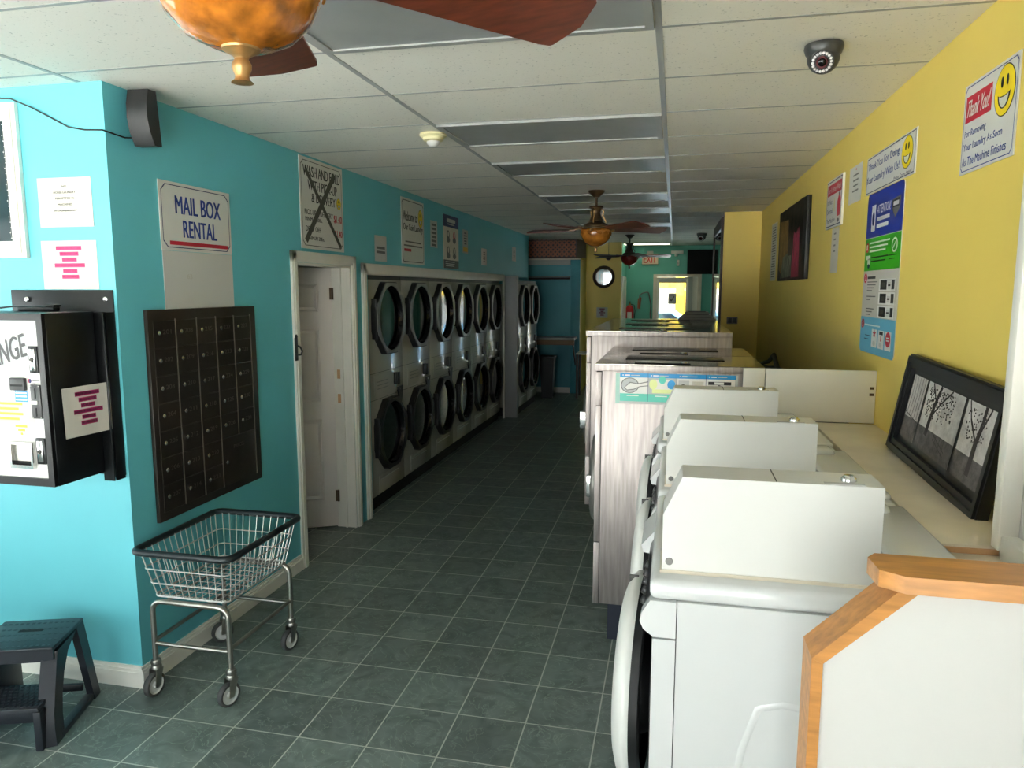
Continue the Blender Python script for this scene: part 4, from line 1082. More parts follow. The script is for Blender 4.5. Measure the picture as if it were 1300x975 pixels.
m.poly([(x + .02, -.075), (x + .05, -.045), (x + .09, -.052), (x + .14, -.04), (x + .14, -.065), (x + .1, -.07), (x + .07, -.085), (x + .035, -.09)], z + .0014, 'ink_grey'); m.poly([(x + .025, -.074), (x + .052, -.05), (x + .09, -.056), (x + .14, -.045), (x + .14, -.061), (x + .1, -.066), (x + .07, -.08), (x + .036, -.085)], z + .0018, 'sign_white')
x += .142; m.rect(x, -.105, x + .14, -.022, z + .0003, 'label_grey'); m.rect(x + .02, -.1, x + .12, -.03, z + .0006, 'sign_white'); m.disc(x + .025, -.055, .02, .026, z + .001, 'label_lime'); m.disc(x + .07, -.032, .017, .02, z + .001, 'label_teal'); m.disc(x + .115, -.055, .02, .023, z + .001, 'label_blue'); m.rect(x + .02, -.1, x + .12, -.08, z + .001, 'label_lime')
x += .142; m.rect(x + .008, -.1, x + .06, -.032, z + .0006, 'label_grey'); m.disc(x + .03, -.06, .01, .011, z + .001, 'dark_grey'); m.rect(x + .075, -.1, x + .13, -.035, z + .0006, 'paper')
x += .142; m.rect(x + .01, -.05, x + .12, -.034, z + .0006, 'ink_black'); m.rect(x + .04, -.048, x + .085, -.036, z + .001, 'sign_white'); m.poly([(x + .03, -.09), (x + .12, -.075), (x + .06, -.048)], z + .001, 'ink_grey')
tag(m.build('instruction_label', M=M), 'blue and green four-picture instruction label on the side of the first steel washer', 'label')
# tray stack on the last tall washer
for k, (l) in enumerate(('bottom dark tray of the small stack on the far steel washer', 'middle dark tray of the small stack on the far steel washer', 'top dark tray of the small stack on the far steel washer')):
    m = MB(); s = 0.17 - 0.026 * k; s2 = s - 0.022
    m.add([(-s, -.12, 0), (s, -.12, 0), (s, .12, 0), (-s, .12, 0), (-s2, -.1, .022), (s2, -.1, .022), (s2, .1, .022), (-s2, .1, .022)], [(0, 3, 2, 1), (4, 5, 6, 7), (0, 1, 5, 4), (1, 2, 6, 5), (2, 3, 7, 6), (3, 0, 4, 7)], 'steel_mid')
    m.box((-s2 + .02, -.09, .022), (s2 - .02, .09, .0255), 'ink_black', .001)
    tag(m.build('tray', loc=(0.20, 6.85, 1.594 + .0262 * k)), l, 'tray', 'dark trays on the far washer')
# service wall behind the steel washers, white end board, hose
struct(MB().box((0.50, 3.71, 0), (XR, 7.2, 1.15), 'navy_plinth'), 'trim_6')
m = MB(); m.box((0.337, 3.672, 1.237), (0.438, 3.692, 1.488), 'panel_white', .002); m.box((0.441, 3.672, 1.237), (XR - .002, 3.692, 1.488), 'panel_white', .002)
for z_ in (1.37, 1.40): m.box((XR - .03, 3.664, z_), (XR - .012, 3.673, z_ + .012), 'hinge_brown')
tag(m.build('end_board'), 'white board standing across the end of the cream ledge beside the yellow wall', 'board')
m = MB(); m.tube([(0.60, 4.2, 1.17), (0.66, 4.8, 1.36), (0.74, 5.5, 1.30), (0.80, 6.2, 1.34), (0.85, 6.9, 1.22), (0.80, 7.15, 1.17)], .018, 'black_rubber', 8); m.tube([(0.70, 4.4, 1.165), (0.78, 5.2, 1.27), (0.86, 6.2, 1.22), (0.8, 7.0, 1.165)], .014, 'black_rubber', 8)
tag(m.build('water_hose'), 'black hoses lying along the foot of the yellow wall behind the steel washers', 'hose')

# ------------------------------------------------------------------ low wall with an oak cap
yf, yb = 1.2, 1.278
lw = MB(); lw.prism([(0.2545, 0), (0.2545, 1.2595), (0.393, 1.3955), (XR - .001, 1.3955), (XR - .001, 0)], yf + 0.008, yb - 0.008, 'white_wall', 'xz')
struct(lw, 'wall_low')
cap = MB()
cap.prism([(0.236, 0), (0.254, 0), (0.254, 1.260), (0.236, 1.268)], yf, yb, 'oak', 'xz')
cap.prism([(0.236, 1.268), (0.254, 1.2605), (0.392, 1.396), (0.362, 1.397)], yf, yb, 'oak', 'xz')
tag(cap.build('oak_edging'), 'oak edging running up and across the chamfered corner of the low white wall', 'trim')
cap = MB(); e = 0.03
cap.add([(x_, y_, z_) for z_ in (1.396, 1.424) for x_, y_ in ((0.336 + e, yf - .012), (XR, yf - .012), (XR, yb + .012), (0.336 + .008, yb + .012), (0.328, yb - .01), (0.332, yf + .012))], [(0, 1, 2, 3, 4, 5), tuple(range(11, 5, -1))] + [(i, (i + 1) % 6, 6 + (i + 1) % 6, 6 + i) for i in range(6)], 'oak')
tag(cap.build('oak_cap_board'), 'flat oak cap board with clipped corners on top of the low white wall', 'trim')

# white window bay at the right edge
m = MB(); m.box((0.785, 1.915, 1.236), (0.83, 1.955, HC), 'white_trim', .003); m.box((0.83, 1.3, 1.216), (XR, 1.93, HC), 'white_wall'); m.box((0.79, 1.3, 1.216), (0.83, 1.915, 1.275), 'white_trim', .004)
struct(m, 'trim_7')

# ------------------------------------------------------------------ framed triptych leaning on the wall
ft, fb, hgt = 0.905, 0.80, 0.0
y0, y1 = 2.17, 3.12                                                  # near end, far end
zb, zt = 1.2385, 1.618
O = Vector((0.862, 3.12, zb)); top = Vector((0.916, 3.10, zt)); up = (top - O); Hf = up.length
pf = frame(O, (0.0, -1, 0), up); Wf = y1 - y0
pt = tag(bpy.data.objects.new('framed_photograph', None), 'black framed triptych photograph of misty trees leaning on the yellow wall', 'framed picture'); COL.objects.link(pt); pt.matrix_world = pf
m = MB(); A = lambda k: [(k, k), (Wf - k, k), (Wf - k, Hf - k), (k, Hf - k)]
m.ring(A(0), A(.05), -0.02, .012, 'picture_frame'); m.ring(A(.008), A(.03), .012, .02, 'picture_frame'); m.build('frame', pt)
m = MB(); m.box((.045, .045, -.015), (Wf - .045, Hf - .045, -.002), 'mat_black'); m.build('mount', pt)
px = [(.08, .24), (.262, .625), (.648, .875)]
for q, (a, b) in enumerate(px):
    m = MB(); m.rect(a, .075, b, Hf - .07, 0, 'photo_mist'); m.rect(a, .075, b, .155, .0005, 'photo_grass')
    def trunk(pts, w): 
        for i in range(len(pts) - 1): m.line(pts[i], pts[i + 1], w * (1 - .6 * i / len(pts)), .001, 'photo_bark')
    hh = Hf - .07
    if q == 0:
        for k in range(5): trunk([(a + .02 + k * .03, .16), (a + .03 + k * .028, .24), (a + .02 + k * .031, hh)], .004)
        m.line((a, .17), (b, .15), .004, .001, 'photo_bark')
    if q == 1:
        trunk([(a + .09, .13), (a + .10, .2), (a + .12, .27), (a + .14, hh)], .03); trunk([(a + .10, .2), (a + .17, .26), (a + .25, hh)], .01); trunk([(a + .12, .25), (a + .05, hh)], .008)
        for k in range(210): m.disc(a + .03 + .26 * random.random(), .19 + (hh - .205) * random.random() ** .7, .0048, .0035, .0008, 'photo_leaves', 6)
        m.line((a + .17, .15), (a + .30, .115), .004, .001, 'photo_bark'); m.line((a + .17, .135), (a + .30, .10), .004, .001, 'photo_bark')
        for k in range(3): m.line((a + .2 + k * .04, .10), (a + .2 + k * .04, .15), .005, .001, 'photo_bark')
    if q == 2:
        trunk([(a + .13, .10), (a + .135, .2), (a + .15, .26), (a + .15, hh)], .03); trunk([(a + .135, .2), (a + .06, .26), (a + .02, hh)], .009); trunk([(a + .14, .22), (a + .19, hh)], .009)
        for k in range(90): m.disc(a + .03 + .15 * random.random(), .2 + (hh - .215) * random.random(), .0045, .0035, .0008, 'photo_leaves', 6)
    m.build('photo', pt)

# ------------------------------------------------------------------ right wall signs
m = MB(); w_, h_ = .405, .29; z = sheet(m, w_, h_, 'sign_white', .004)
m.border(.008, -h_ + .008, w_ - .008, -.008, .003, z, 'ink_blue', .014)
m.rect(.02, -.125, .225, -.04, z, 'ink_red'); m.text('Thank You!', .035, -.108, .21, -.055, z + .0006, 'sign_white', 0, .3)
m.smiley(.315, -.088, .072, .075, z)
m.text('For Removing', .025, -.178, .195, -.15, z, 'ink_blue'); m.text('Your Laundry As Soon', .022, -.222, .32, -.192, z, 'ink_blue'); m.text('As The Machine Finishes', .018, -.265, .355, -.237, z, 'ink_blue')
tag(m.build('wall_sign', M=RW(2.752, 2.528)), 'white Thank You sign with a red banner, nearest on the yellow wall', 'sign')
m = MB(); w_, h_ = .78, .183; z = sheet(m, w_, h_, 'sign_white', .004); m.border(.01, -h_ + .006, w_ - .01, -.006, .004, z, 'ink_navy')
m.text('Thank You For Doing', .03, -.075, .55, -.032, z, 'ink_blue'); m.text('Your Laundry With Us!', .01, -.14, .56, -.095, z, 'ink_blue'); m.smiley(.665, -.08, .078, .068, z); m.text('Please Come Again!', .49, -.175, .74, -.158, z, 'ink_navy')
tag(m.build('wall_sign', M=RW(4.0, 2.508)), 'white sign reading Thank You For Doing Your Laundry With Us on the yellow wall', 'sign')
m = MB(); w_, h_ = .60, .775
def rr(x0, y0, x1, y1, r, top=True, bot=True):
    P = []
    for (cx_, cy_, a0, on) in ((x1 - r, y1 - r, 0, top), (x0 + r, y1 - r, PI / 2, top), (x0 + r, y0 + r, PI, bot), (x1 - r, y0 + r, 1.5 * PI, bot)):
        if on: P += [(cx_ + r * math.cos(a0 + PI / 2 * k / 5), cy_ + r * math.sin(a0 + PI / 2 * k / 5)) for k in range(6)]
        else: P.append((x0 if cx_ < (x0 + x1) / 2 else x1, y0 if cy_ < (y0 + y1) / 2 else y1))
    return P
m.prism(rr(0, -h_, w_, 0, .03), 0, .003, 'paper'); z = .0036
m.poly(rr(0, -.215, w_, 0, .03, True, False), z, 'attention_blue'); m.poly(rr(0, -.375, w_, -.218, .01, False, False), z, 'attention_green'); m.poly(rr(0, -.60, w_, -.377, .01, False, False), z, 'paper'); m.poly(rr(0, -h_, w_, -.60, .03, False, True), z, 'attention_cyan')
z2 = z + .0006; z3 = z + .0012
m.rect(.09, -.185, .16, -.06, z2, 'sign_white'); m.disc(.125, -.125, .022, .034, z3, 'ink_navy'); m.text('ATTENTION!', .19, -.108, .41, -.068, z2, 'sign_white', 0, .15)
m.rect(.19, -.142, .40, -.124, z2, 'paper_grey'); m.rect(.19, -.175, .385, -.157, z2, 'paper_grey')
m.poly([(.43, -.07), (.56, -.06), (.555, -.11), (.49, -.15), (.435, -.11)], z2, 'ink_grey'); m.poly([(.44, -.075), (.55, -.067), (.545, -.105), (.445, -.105)], z3, 'ink_black'); m.rect(.455, -.098, .535, -.08, z3 + .0005, 'paper_grey')
for yy, s in ((-.26, '1'), (-.41, '2'), (-.635, '3')):
    m.disc(.045, yy, .03, .024, z2, 'ink_red'); m.text(s, .035, yy - .013, .055, yy + .013, z3, 'sign_white')
for k in range(3): m.rect(.09, -.245 - k * .02, .43 - k * .03, -.237 - k * .02, z2, 'sign_white')
for k in range(2): m.rect(.13, -.315 - k * .018, .42 - k * .04, -.309 - k * .018, z2, 'ink_black'); m.rect(.43, -.315 - k * .016, .55 - k * .03, -.311 - k * .016, z2, 'ink_black')
m.disc(.51, -.27, .045, .033, z2, 'sign_white'); m.disc(.51, -.27, .032, .024, z3, 'attention_green'); m.line((.49, -.285), (.53, -.255), .008, z3 + .0005, 'sign_white'); m.rect(.03, -.32, .11, -.30, z2, 'sign_white'); m.rect(.06, -.345, .11, -.32, z2, 'sign_white'); m.disc(.085, -.352, .02, .012, z2, 'ink_navy')
m.rect(.085, -.415, .23, -.403, z2, 'ink_black')
for k in range(4): m.rect(.085, -.432 - k * .014, .27 - k * .03, -.427 - k * .014, z2, 'ink_grey')
for k in range(2): m.rect(.085, -.502 - k * .015, .25 - k * .09, -.497 - k * .015, z2, 'ink_grey')
for k in range(3): m.rect(.085, -.562 - k * .014, .23 - k * .03, -.557 - k * .014, z2, 'ink_grey')
for k in range(3):
    y = -.445 - k * .062; m.rect(.30, y - .028, .56, y + .028, z2, 'sign_white'); m.rect(.325, y - .022, .43, y + .022, z3, 'ink_black'); m.rect(.35, y - .01, .405, y + .01, z3 + .0004, 'tape_dark'); m.rect(.445, y - .018, .495, y + .012, z3, 'paper_grey'); m.rect(.45, y - .006, .49, y + .002, z3 + .0004, 'ink_black'); m.rect(.505, y - .02, .55, y + .022, z3, 'dark_grey')
m.rect(.08, -.642, .36, -.635, z2, 'sign_white')
for k, cc in enumerate(('ink_black', 'ink_black', 'ink_red')):
    x = .225 + k * .115; m.rect(x, -.74, x + .095, -.655, z2, 'sign_white')
    if k == 0: m.poly([(x + .048 + (.035 if i % 2 == 0 else .014) * math.sin(PI * i / 5), -.675 + (.022 if i % 2 == 0 else .009) * math.cos(PI * i / 5)) for i in range(10)], z3, 'ink_red')
    if k == 1: m.rect(x + .02, -.675, x + .08, -.66, z3, cc); m.line((x + .048, -.68), (x + .048, -.705), .012, z3, 'ink_red')
    if k == 2: m.disc(x + .048, -.69, .04, .034, z3, cc); m.rect(x + .025, -.698, x + .07, -.692, z3 + .0005, 'sign_white'); m.rect(x + .025, -.686, x + .07, -.68, z3 + .0005, 'sign_white')
    if k < 2: m.disc(x + .048, -.722, .025, .012, z3, 'paper_grey')
for k in range(2): m.rect(.10 - k * .01, -.692 - k * .018, .19 - k * .02, -.688 - k * .018, z2, 'ink_navy')
tag(m.build('wall_poster', M=RW(3.94, 2.325)), 'tall ATTENTION poster in blue, green, white and cyan bands on the yellow wall', 'poster')
m = MB(); z = sheet(m, .28, .197, 'paper_grey'); m.disc(.15, -.02, .008, .006, z, 'ink_red'); bars(m, .08, .22, -.045, 4, .028, .009, z, 'ink_grey')
tag(m.build('paper_notice', M=RW(4.388, 2.52)), 'small plain paper notice between the Thank You and red-topped signs on the yellow wall', 'paper notice')
m = MB(); w_, h_ = .44, .295; z = sheet(m, w_, h_, 'sign_white', .012); m.border(.01, -h_ + .01, w_ - .01, -.01, .006, z, 'ink_navy')
m.rect(.03, -.095, .42, -.03, z, 'ink_red'); m.text('For A Better Wash', .05, -.08, .40, -.045, z + .0006, 'sign_white'); m.text('Do Not', .03, -.15, .17, -.12, z, 'ink_navy'); m.text('Overload', .03, -.205, .19, -.175, z, 'ink_navy'); m.text('The Machine', .03, -.262, .27, -.235, z, 'ink_navy')
m.prism([(.33, -.24), (.40, -.235), (.41, -.14), (.385, -.12), (.35, -.12), (.325, -.15)], z - .0004, z + .0004, 'ink_red'); m.disc(.367, -.11, .018, .012, z, 'ink_grey'); m.disc(.36, -.262, .03, .012, z, 'ink_grey'); m.disc(.24, -.14, .012, .02, z, 'detector_cream'); m.rect(.225, -.20, .255, -.15, z, 'detector_cream')
tag(m.build('wall_sign', M=RW(4.935, 2.525)), 'white sign with a red banner For A Better Wash on the yellow wall', 'sign')
m = MB(); z = sheet(m, .20, .27, 'paper'); bars(m, .06, .13, -.03, 4, .035, .01, z, 'ink_grey', .6)
tag(m.build('paper_strip', M=RW(4.78, 2.232)), 'narrow white paper strip hanging below the For A Better Wash sign', 'paper notice')
pa = thing('painting', 'dark unframed painting of loose figures on the yellow wall', 'painting', (0, 0, 0)); pa.matrix_world = RW(6.90, 2.53)
m = MB(); w_, h_ = 1.40, .60; m.box((0, -h_, 0), (w_, 0, .03), 'painting_edge', .003); m.build('canvas', pa)
m = MB(); z = .0306; m.rect(.0, -h_, w_ - .14, -.0, z, 'painting_dark')
m.poly([(.05, -.08), (.55, -.1), (.6, -.45), (.35, -.58), (.06, -.5)], z + .0006, 'painting_gold'); m.poly([(.3, -.4), (.75, -.36), (.8, -.57), (.2, -.58)], z + .001, 'painting_green'); m.poly([(.86, -.22), (1.12, -.2), (1.16, -.58), (.78, -.58)], z + .001, 'painting_red'); m.disc(.95, -.17, .1, .07, z + .0012, 'painting_dark'); m.disc(.7, -.2, .07, .05, z + .0012, 'painting_dark'); m.poly([(.62, -.24), (.8, -.24), (.84, -.4), (.6, -.4)], z + .0014, 'painting_dark')
m.build('picture', pa)
m = MB(); z = sheet(m, .40, .56, 'paper_grey'); m.border(0, -.56, .40, 0, .012, z, 'cream'); bars(m, .05, .35, -.04, 20, .025, .01, z, 'ink_grey')
tag(m.build('price_list', M=RW(7.67, 2.50)), 'tall framed printed list on the yellow wall beyond the painting', 'notice')
ol = thing('wall_outlet', 'small grey outlet box on the yellow wall facing the aisle', 'outlet', (0.655, 8.799, 1.512))
MB().box((-.06, -.03, -.04), (.06, 0, .04), 'outlet_grey', .006).build('box', ol)
m = MB(); m.box((-.045, -.034, -.028), (-.005, -.03, .028), 'dark_grey', .002); m.box((.005, -.034, -.028), (.045, -.03, .028), 'dark_grey', .002); m.build('sockets', ol)
# framed glossy board on the side of the yellow bump
m = MB(); m.ring([(8.86, 1.35), (10.7, 1.35), (10.7, 2.70), (8.86, 2.70)], [(8.98, 1.47), (10.58, 1.47), (10.58, 2.58), (8.98, 2.58)], 0.505, 0.529, 'dark_wood', 'yz'); m.box((0.515, 8.96, 1.45), (0.529, 10.6, 2.6), 'mirror')
tag(m.build('framed_mirror'), 'dark framed mirror on the side of the yellow wall projection, seen edge-on', 'mirror')

# ------------------------------------------------------------------ far end
al = thing('blue_alcove_unit', 'blue painted built-in unit with a shelf under the wooden lattice', 'cabinet', (-2.31, 12.9, 0))
m = MB(); m.box((-.70, .06, 0), (.50, .64, 2.4), 'blue_paint'); m.box((.50, 0, 0), (.66, .64, 2.4), 'blue_paint', .004); m.box((.655, .02, 0), (.662, .64, 2.4), 'yellow_paint'); m.build('carcass', al)
m = MB(); m.box((-.70, .0, 2.3), (.48, .06, 2.4), 'grey_trim', .004); m.box((-.70, -.01, 2.39), (.66, .06, 2.418), 'cream', .003); m.build('header', al)
m = MB(); m.box((-.70, .045, 0), (.65, .06, .10), 'white_trim'); m.build('toe_board', al)
m = MB(); m.cyl((-.68, -.06, 2.06), (.48, -.06, 2.06), .016, 'dark_grey'); m.box((-.68, -.02, 2.08), (.48, .06, 2.095), 'shelf_grey')
m.build('hanging_rail', al)
m = MB(); m.box((-.66, -.36, .985), (.62, .06, 1.03), 'shelf_grey', .004); m.box((-.66, -.37, .90), (.62, -.355, .985), 'hinge_brown'); m.build('shelf', al)
m = MB(); m.prism([(-.34, .9), (-.30, .9), (.05, .55), (.05, .45)], .58, .60, 'dark_wood', 'yz'); m.build('bracket', al)
lt = thing('lattice_valance', 'brown wooden lattice screen on top of the blue alcove unit', 'lattice', (-2.31, 12.86, 2.422))
H_ = .32
m = MB(); m.box((-.70, 0, 0), (.60, .02, .02), 'dark_wood'); m.box((-.70, 0, H_ - .02), (.60, .02, H_), 'dark_wood'); m.box((.58, 0, 0), (.60, .02, H_), 'dark_wood'); m.prism([(.60, 0), (.72, .35), (.72, .37), (.58, .02)], 0, H_, 'dark_wood', 'xy'); m.build('frame', lt)
m = MB()
def slat(x0, s, y):
    pts = []; 
    xa, xb = x0, x0 + s * H_
    for (z_, x_) in ((0, xa), (H_, xb)): pts.append((x_, z_))
    (xa, za), (xb, zb_) = pts
    def clip(x, z): return x, z
    if max(xa, xb) <= -.70 or min(xa, xb) >= .60: return
    def at(x): return (x - xa) / (xb - xa) * H_
    A, B = (xa, 0.0), (xb, H_)
    if min(xa, xb) < -.70: 
        if xa < xb: A = (-.70, at(-.70))
        else: B = (-.70, at(-.70))
    if max(xa, xb) > .60:
        if xa > xb: A = (.60, at(.60))
        else: B = (.60, at(.60))
    d = Vector((B[0] - A[0], B[1] - A[1]))
    if d.length < .02: return
    n = Vector((-d.y, d.x)).normalized() * .012
    m.prism([(A[0] - n.x, A[1] - n.y), (B[0] - n.x, B[1] - n.y), (B[0] + n.x, B[1] + n.y), (A[0] + n.x, A[1] + n.y)], y, y + .008, 'lattice_wood', 'xz')
for k in range(22): slat(-1.05 + k * .08, 1, .004); slat(-.68 + k * .08, -1, .011)
m.build('slats', lt)
m = MB(); m.box((-.69, .03, .0), (.58, .04, H_), 'dark_wood'); m.build('backing', lt)
# bin, small table
bn = thing('waste_bin', 'tall dark plastic bin at the end of the far dryers', 'bin', (-2.12, 12.32, 0))
m = MB(); m.add([(-.09, -.09, 0), (.09, -.09, 0), (.09, .09, 0), (-.09, .09, 0), (-.125, -.12, .70), (.125, -.12, .70), (.125, .12, .70), (-.125, .12, .70)], [(0, 3, 2, 1), (0, 1, 5, 4), (1, 2, 6, 5), (2, 3, 7, 6), (3, 0, 4, 7), (4, 5, 6, 7)], 'black_plastic'); m.build('body', bn)
MB().box((-.135, -.13, .69), (.135, .13, .73), 'black_plastic', .008).build('lid', bn)
tb = thing('small_table', 'small pale table half hidden behind the steel washers at the far end', 'table', (-1.38, 12.5, 0))
MB().box((-.25, -.2, .76), (.25, .2, .785), 'panel_white', .004).build('tabletop', tb)
for sx in (-1, 1):
    for sy in (-1, 1): MB().box((sx * .23 - .018, sy * .18 - .018, 0), (sx * .23 + .018, sy * .18 + .018, .762), 'dark_wood').build('leg', tb)

# round mirror and note on the yellow wall, hanging ball, fire extinguisher
rm = thing('round_mirror', 'round mirror in a thick dark frame on the far yellow wall', 'mirror', (-1.327, 13.9, 2.104))
Q = Matrix.Rotation(PI / 2, 4, 'X')
MB().lathe([(.205, 0), (.21, .02), (.18, .04), (.155, .03), (.15, .012)], 'dark_wood', 40, Q).build('frame', rm)
MB().lathe([(.155, .008), (.15, .014), (0, .014)], 'mirror', 40, Q).build('glass', rm)
striped(.21, .20, 'ink_black', 'ink_purple', 'paper_notice', 'pale notice with purple lines under the round mirror on the far yellow wall', frame((-1.455, 13.898, 1.53), (1, 0, 0), (0, 0, 1)), 'paper_grey', .75)
m = MB(); m.cyl((0, 0, 0), (0, 0, -.24), .003, 'ink_black', None, 6); m.lathe([(0, -.23)] + [(.055 * math.sin(a), -.285 + .055 * math.cos(a)) for a in [PI * k / 10 for k in range(1, 10)]] + [(0, -.34)], 'dark_wood', 18)
tag(m.build('hanging_ball', loc=(-1.235, 13.8, HC)), 'small dark ball hanging from the ceiling above the round mirror', 'ornament')
m = MB(); casing(m, 14.02, 15.1, 2.12, .08, -1.0, .02); m.box((-0.998, 14.10, 0), (-.99, 15.02, 2.04), 'white_door'); struct(m, 'door_1')
fe = thing('fire_extinguisher', 'red fire extinguisher hanging by the corner of the far green wall', 'fire extinguisher', (-.90, 15.09, 1.15))
MB().lathe([(.0, 0), (.075, 0), (.082, .02), (.082, .33), (.06, .38), (.03, .40), (.0, .40)], 'ext_red', 22).build('tank', fe)
m = MB(); m.lathe([(.02, .40), (.02, .44), (0, .44)], 'brass', 12); m.box((-.015, -.07, .43), (.015, .03, .45), 'ink_black', .004); m.box((-.015, -.08, .46), (.015, .02, .475), 'ink_black', .004); m.tube([(.02, 0, .42), (.09, -.02, .40), (.11, -.03, .28), (.095, -.03, .12)], .009, 'black_rubber'); m.build('valve', fe)
m = MB(); m.rect(-.045, .10, .045, .26, 0, 'sign_white'); m.v = [(p[0], -.0835, p[1]) for p in m.v]; m.build('label_plate', fe)
# exit sign, emergency light, television, back door
ex = thing('exit_sign', 'EXIT sign with red letters on the far green wall', 'exit sign', (-.515, 15.2, 2.48))
MB().box((-.16, -.06, -.105), (.16, -.001, .105), 'exit_cream', .008).build('housing', ex)
m = MB(); m.text('EXIT', -.125, -.075, .125, .075, 0, 'exit_red'); m.v = [(p[0], -.0615, p[1]) for p in m.v]; m.build('letters', ex)
MB().box((-.06, -.05, .105), (.06, -.01, .16), 'grey_trim', .004).build('mount', ex)
el = thing('emergency_light', 'small white emergency lamp box high on the green wall beside the exit sign', 'emergency light', (.02, 15.2, 2.61))
MB().box((-.12, -.07, -.03), (.12, -.001, .03), 'white_trim', .006).build('box', el)
MB().lathe([(.03, 0), (.032, .04), (.02, .05), (0, .05)], 'sign_white', 14, Matrix.Translation((-.02, -.05, -.03)) @ Matrix.Rotation(PI, 4, 'X')).build('lamp_head', el)
m = MB(); m.box((-.025, -.04, -.06), (.025, 0, .06), 'white_trim', .008); m.box((-.012, -.045, -.03), (.012, -.04, .01), 'grey_trim')
tag(m.build('motion_sensor', loc=(.04, 15.199, 2.40)), 'tiny white sensor under the emergency lamp on the green wall', 'sensor')
tv = thing('television', 'black television mounted high in the far right corner', 'television', (.51, 15.0, 2.41))
m = MB(); m.box((-.29, -.03, -.24), (.34, .03, .24), 'tv_black', .008); m.build('case', tv)
m = MB(); m.box((-.275, -.032, -.22), (.325, -.029, .225), 'tv_black'); m.build('screen', tv)
m = MB(); m.box((-.05, .03, -.08), (.05, .18, .08), 'iron'); m.build('wall_bracket', tv)
m = MB(); 
def frame_y(m, x0, x1, z0, z1, wd, y, t, mt): m.ring([(x0, z0), (x1, z0), (x1, z1), (x0, z1)], [(x0 + wd, z0), (x1 - wd, z0), (x1 - wd, z1 - wd), (x0 + wd, z1 - wd)], y - t, y, mt, 'xz')
frame_y(m, -.44, .515, 0, 2.175, .055, 15.2, .02, 'cream'); m.box((-.385, 15.2, 0), (-.365, 15.32, 2.12), 'cream'); m.box((.44, 15.2, 0), (.46, 15.32, 2.12), 'cream'); m.box((.255, 15.22, 0), (.34, 15.28, 2.12), 'grey_trim'); m.box((.34, 15.24, 0), (.44, 15.26, 2.12), 'white_trim', .003)
dd = struct(m, 'door_2')
m = MB(); frame_y(m, -.365, .255, .02, 2.11, .045, 15.27, .045, 'white_trim'); m.box((-.365, 15.225, .02), (.255, 15.27, .25), 'white_trim'); m.box((-.32, 15.225, 2.0), (.21, 15.27, 2.07), 'grey_trim'); m.build('door_leaf', dd)
m = MB(); m.box((-.325, 15.245, .24), (.215, 15.25, 2.01), 'tinted_glass'); m.build('pane', dd)
m = MB(); w_, h_ = .165, .215; z = sheet(m, w_, h_, 'label_grey'); m.line((.06, -.16), (.12, -.06), .02, z, 'ink_black'); m.line((.06, -.16), (.045, -.12), .02, z, 'ink_black'); bars(m, .03, .14, -.03, 2, .02, .006, z, 'ink_grey')
tag(m.build('door_notice', M=frame((-.135, 15.243, 1.79), (1, 0, 0), (0, 0, 1))), 'grey paper notice stuck on the glass of the bright back door', 'paper notice')
m = MB(); m.tube([(-.70, 15.16, 1.60), (-.71, 15.16, 1.74), (-.66, 15.16, 1.79), (-.56, 15.16, 1.815), (-.53, 15.16, 1.80), (-.50, 15.16, 1.66), (-.475, 15.16, 1.55), (-.49, 15.16, 1.38), (-.47, 15.16, 1.2)], .012, 'shelf_grey', 8)
tag(m.build('wall_cable', ), 'bent grey cable looping on the green wall left of the back door', 'cable')
m = MB(); m.prism([(-.035, -.12), (.02, -.13), (.045, .1), (.0, .12), (-.03, .07)], -.012, .0, 'lattice_wood', 'xz')
tag(m.build('hanging_tag', loc=(-.715, 15.19, 1.60)), 'brown tag hanging from the bent cable on the green wall', 'tag')
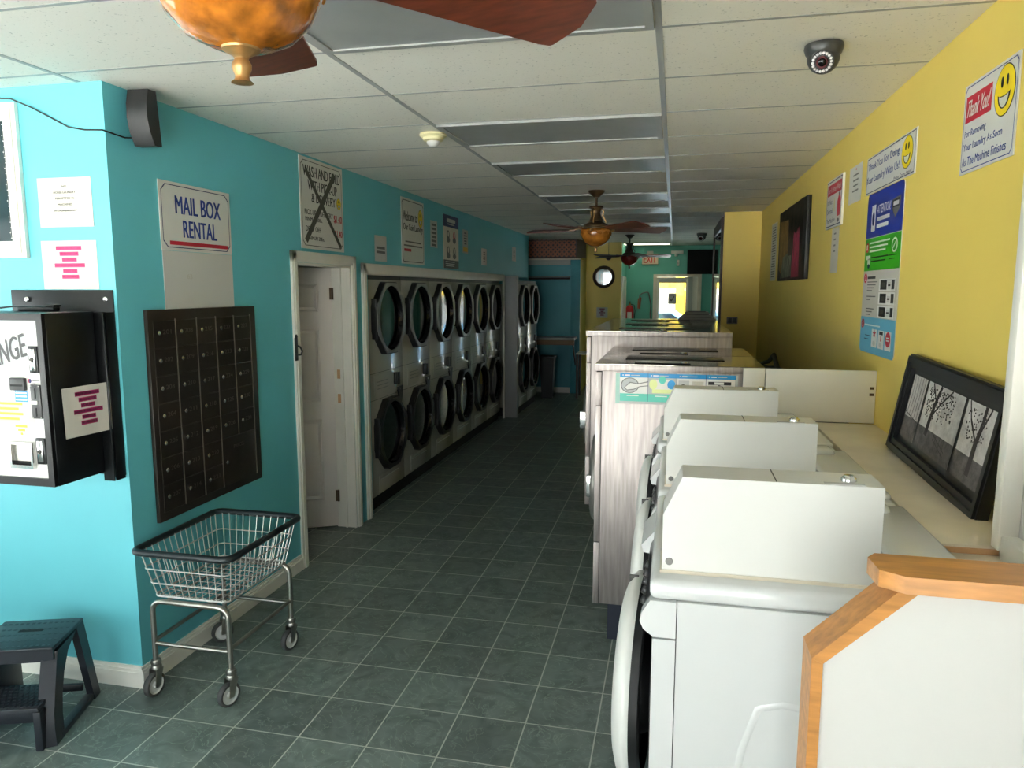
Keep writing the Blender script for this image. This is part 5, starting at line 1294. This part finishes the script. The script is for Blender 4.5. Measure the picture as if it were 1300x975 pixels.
for k, (p0, p1, mt, l) in enumerate((((.40, 12.0, 0), (.645, 12.15, 2.02), 'hinge_brown', 'long brown mop handle leaning against the far right wall'), ((.60, 12.3, 0), (.665, 12.4, 2.1), 'dark_grey', 'dark thin pole standing beside the leaning mop handle'))):
    b = thing('mop_pole' if k == 0 else 'broom_pole', l, 'mop' if k == 0 else 'broom', p0)
    v = Vector(p1) - Vector(p0)
    MB().cyl((0, 0, .05), v, .014, mt, None, 10).build('handle', b)
    m = MB(); m.lathe([(.09, 0), (.08, .06), (.03, .11), (0, .11)], 'paper_grey' if k == 0 else 'black_plastic', 14); m.build('head', b)

# ------------------------------------------------------------------ outside
struct(MB().box((-30, 15.45, -.16), (30, 60, -.14), 'pale_concrete').box((-30, -40, -.16), (30, -1.75, -.14), 'pale_concrete'), 'ground_outside')
sh = thing('yellow_shopfront', 'bright yellow and white shopfront seen across the street through the back door', 'building', (0, 27, -.14))
m = MB(); m.box((-6, 0, 0), (6, 3, 5), 'sign_white'); m.build('wall', sh)
m = MB(); m.box((-6, -.4, 2.05), (6, 0, 2.4), 'vinyl_yellow'); m.box((-6, -.3, 2.5), (6, 0, 3.4), 'smile_yellow'); m.build('awning', sh)
for k in range(4): MB().box((-5.5 + k * 2.9, -.05, .4), (-3.6 + k * 2.9, 0, 1.95), 'label_grey' if k % 2 else 'vinyl_yellow').build('window', sh)
m = MB(); m.box((.02, -.6, 0), (.32, -.3, 3.0), 'vinyl_yellow'); m.build('post', sh)
ca = thing('parked_car', 'light blue parked car outside beyond the back door', 'car', (-.75, 19.8, -.14))
side_ = [(-2.1, .3), (-2.15, .75), (-1.9, .95), (-1.2, 1.0), (-.6, 1.42), (.75, 1.45), (1.35, 1.02), (1.95, .92), (2.1, .7), (2.1, .3)]
m = MB(); m.prism(side_, -.85, .85, 'car_blue', 'xz'); m.build('body', ca)
m = MB(); m.prism([(-1.05, 1.0), (-.55, 1.36), (.05, 1.38), (.05, 1.0)], -.86, -.85, 'car_glass', 'xz'); m.prism([(.12, 1.0), (.12, 1.38), (.68, 1.39), (1.2, 1.02)], -.86, -.85, 'car_glass', 'xz'); m.build('side_windows', ca)
for x in (-1.35, 1.35):
    for s in (-1, 1): MB().cyl((x, s * .70, .31), (x, s * .875, .31), .31, 'black_rubber', None, 26).cyl((x, s * .87, .31), (x, s * .885, .31), .19, 'caster_grey', None, 20).build('wheel', ca)
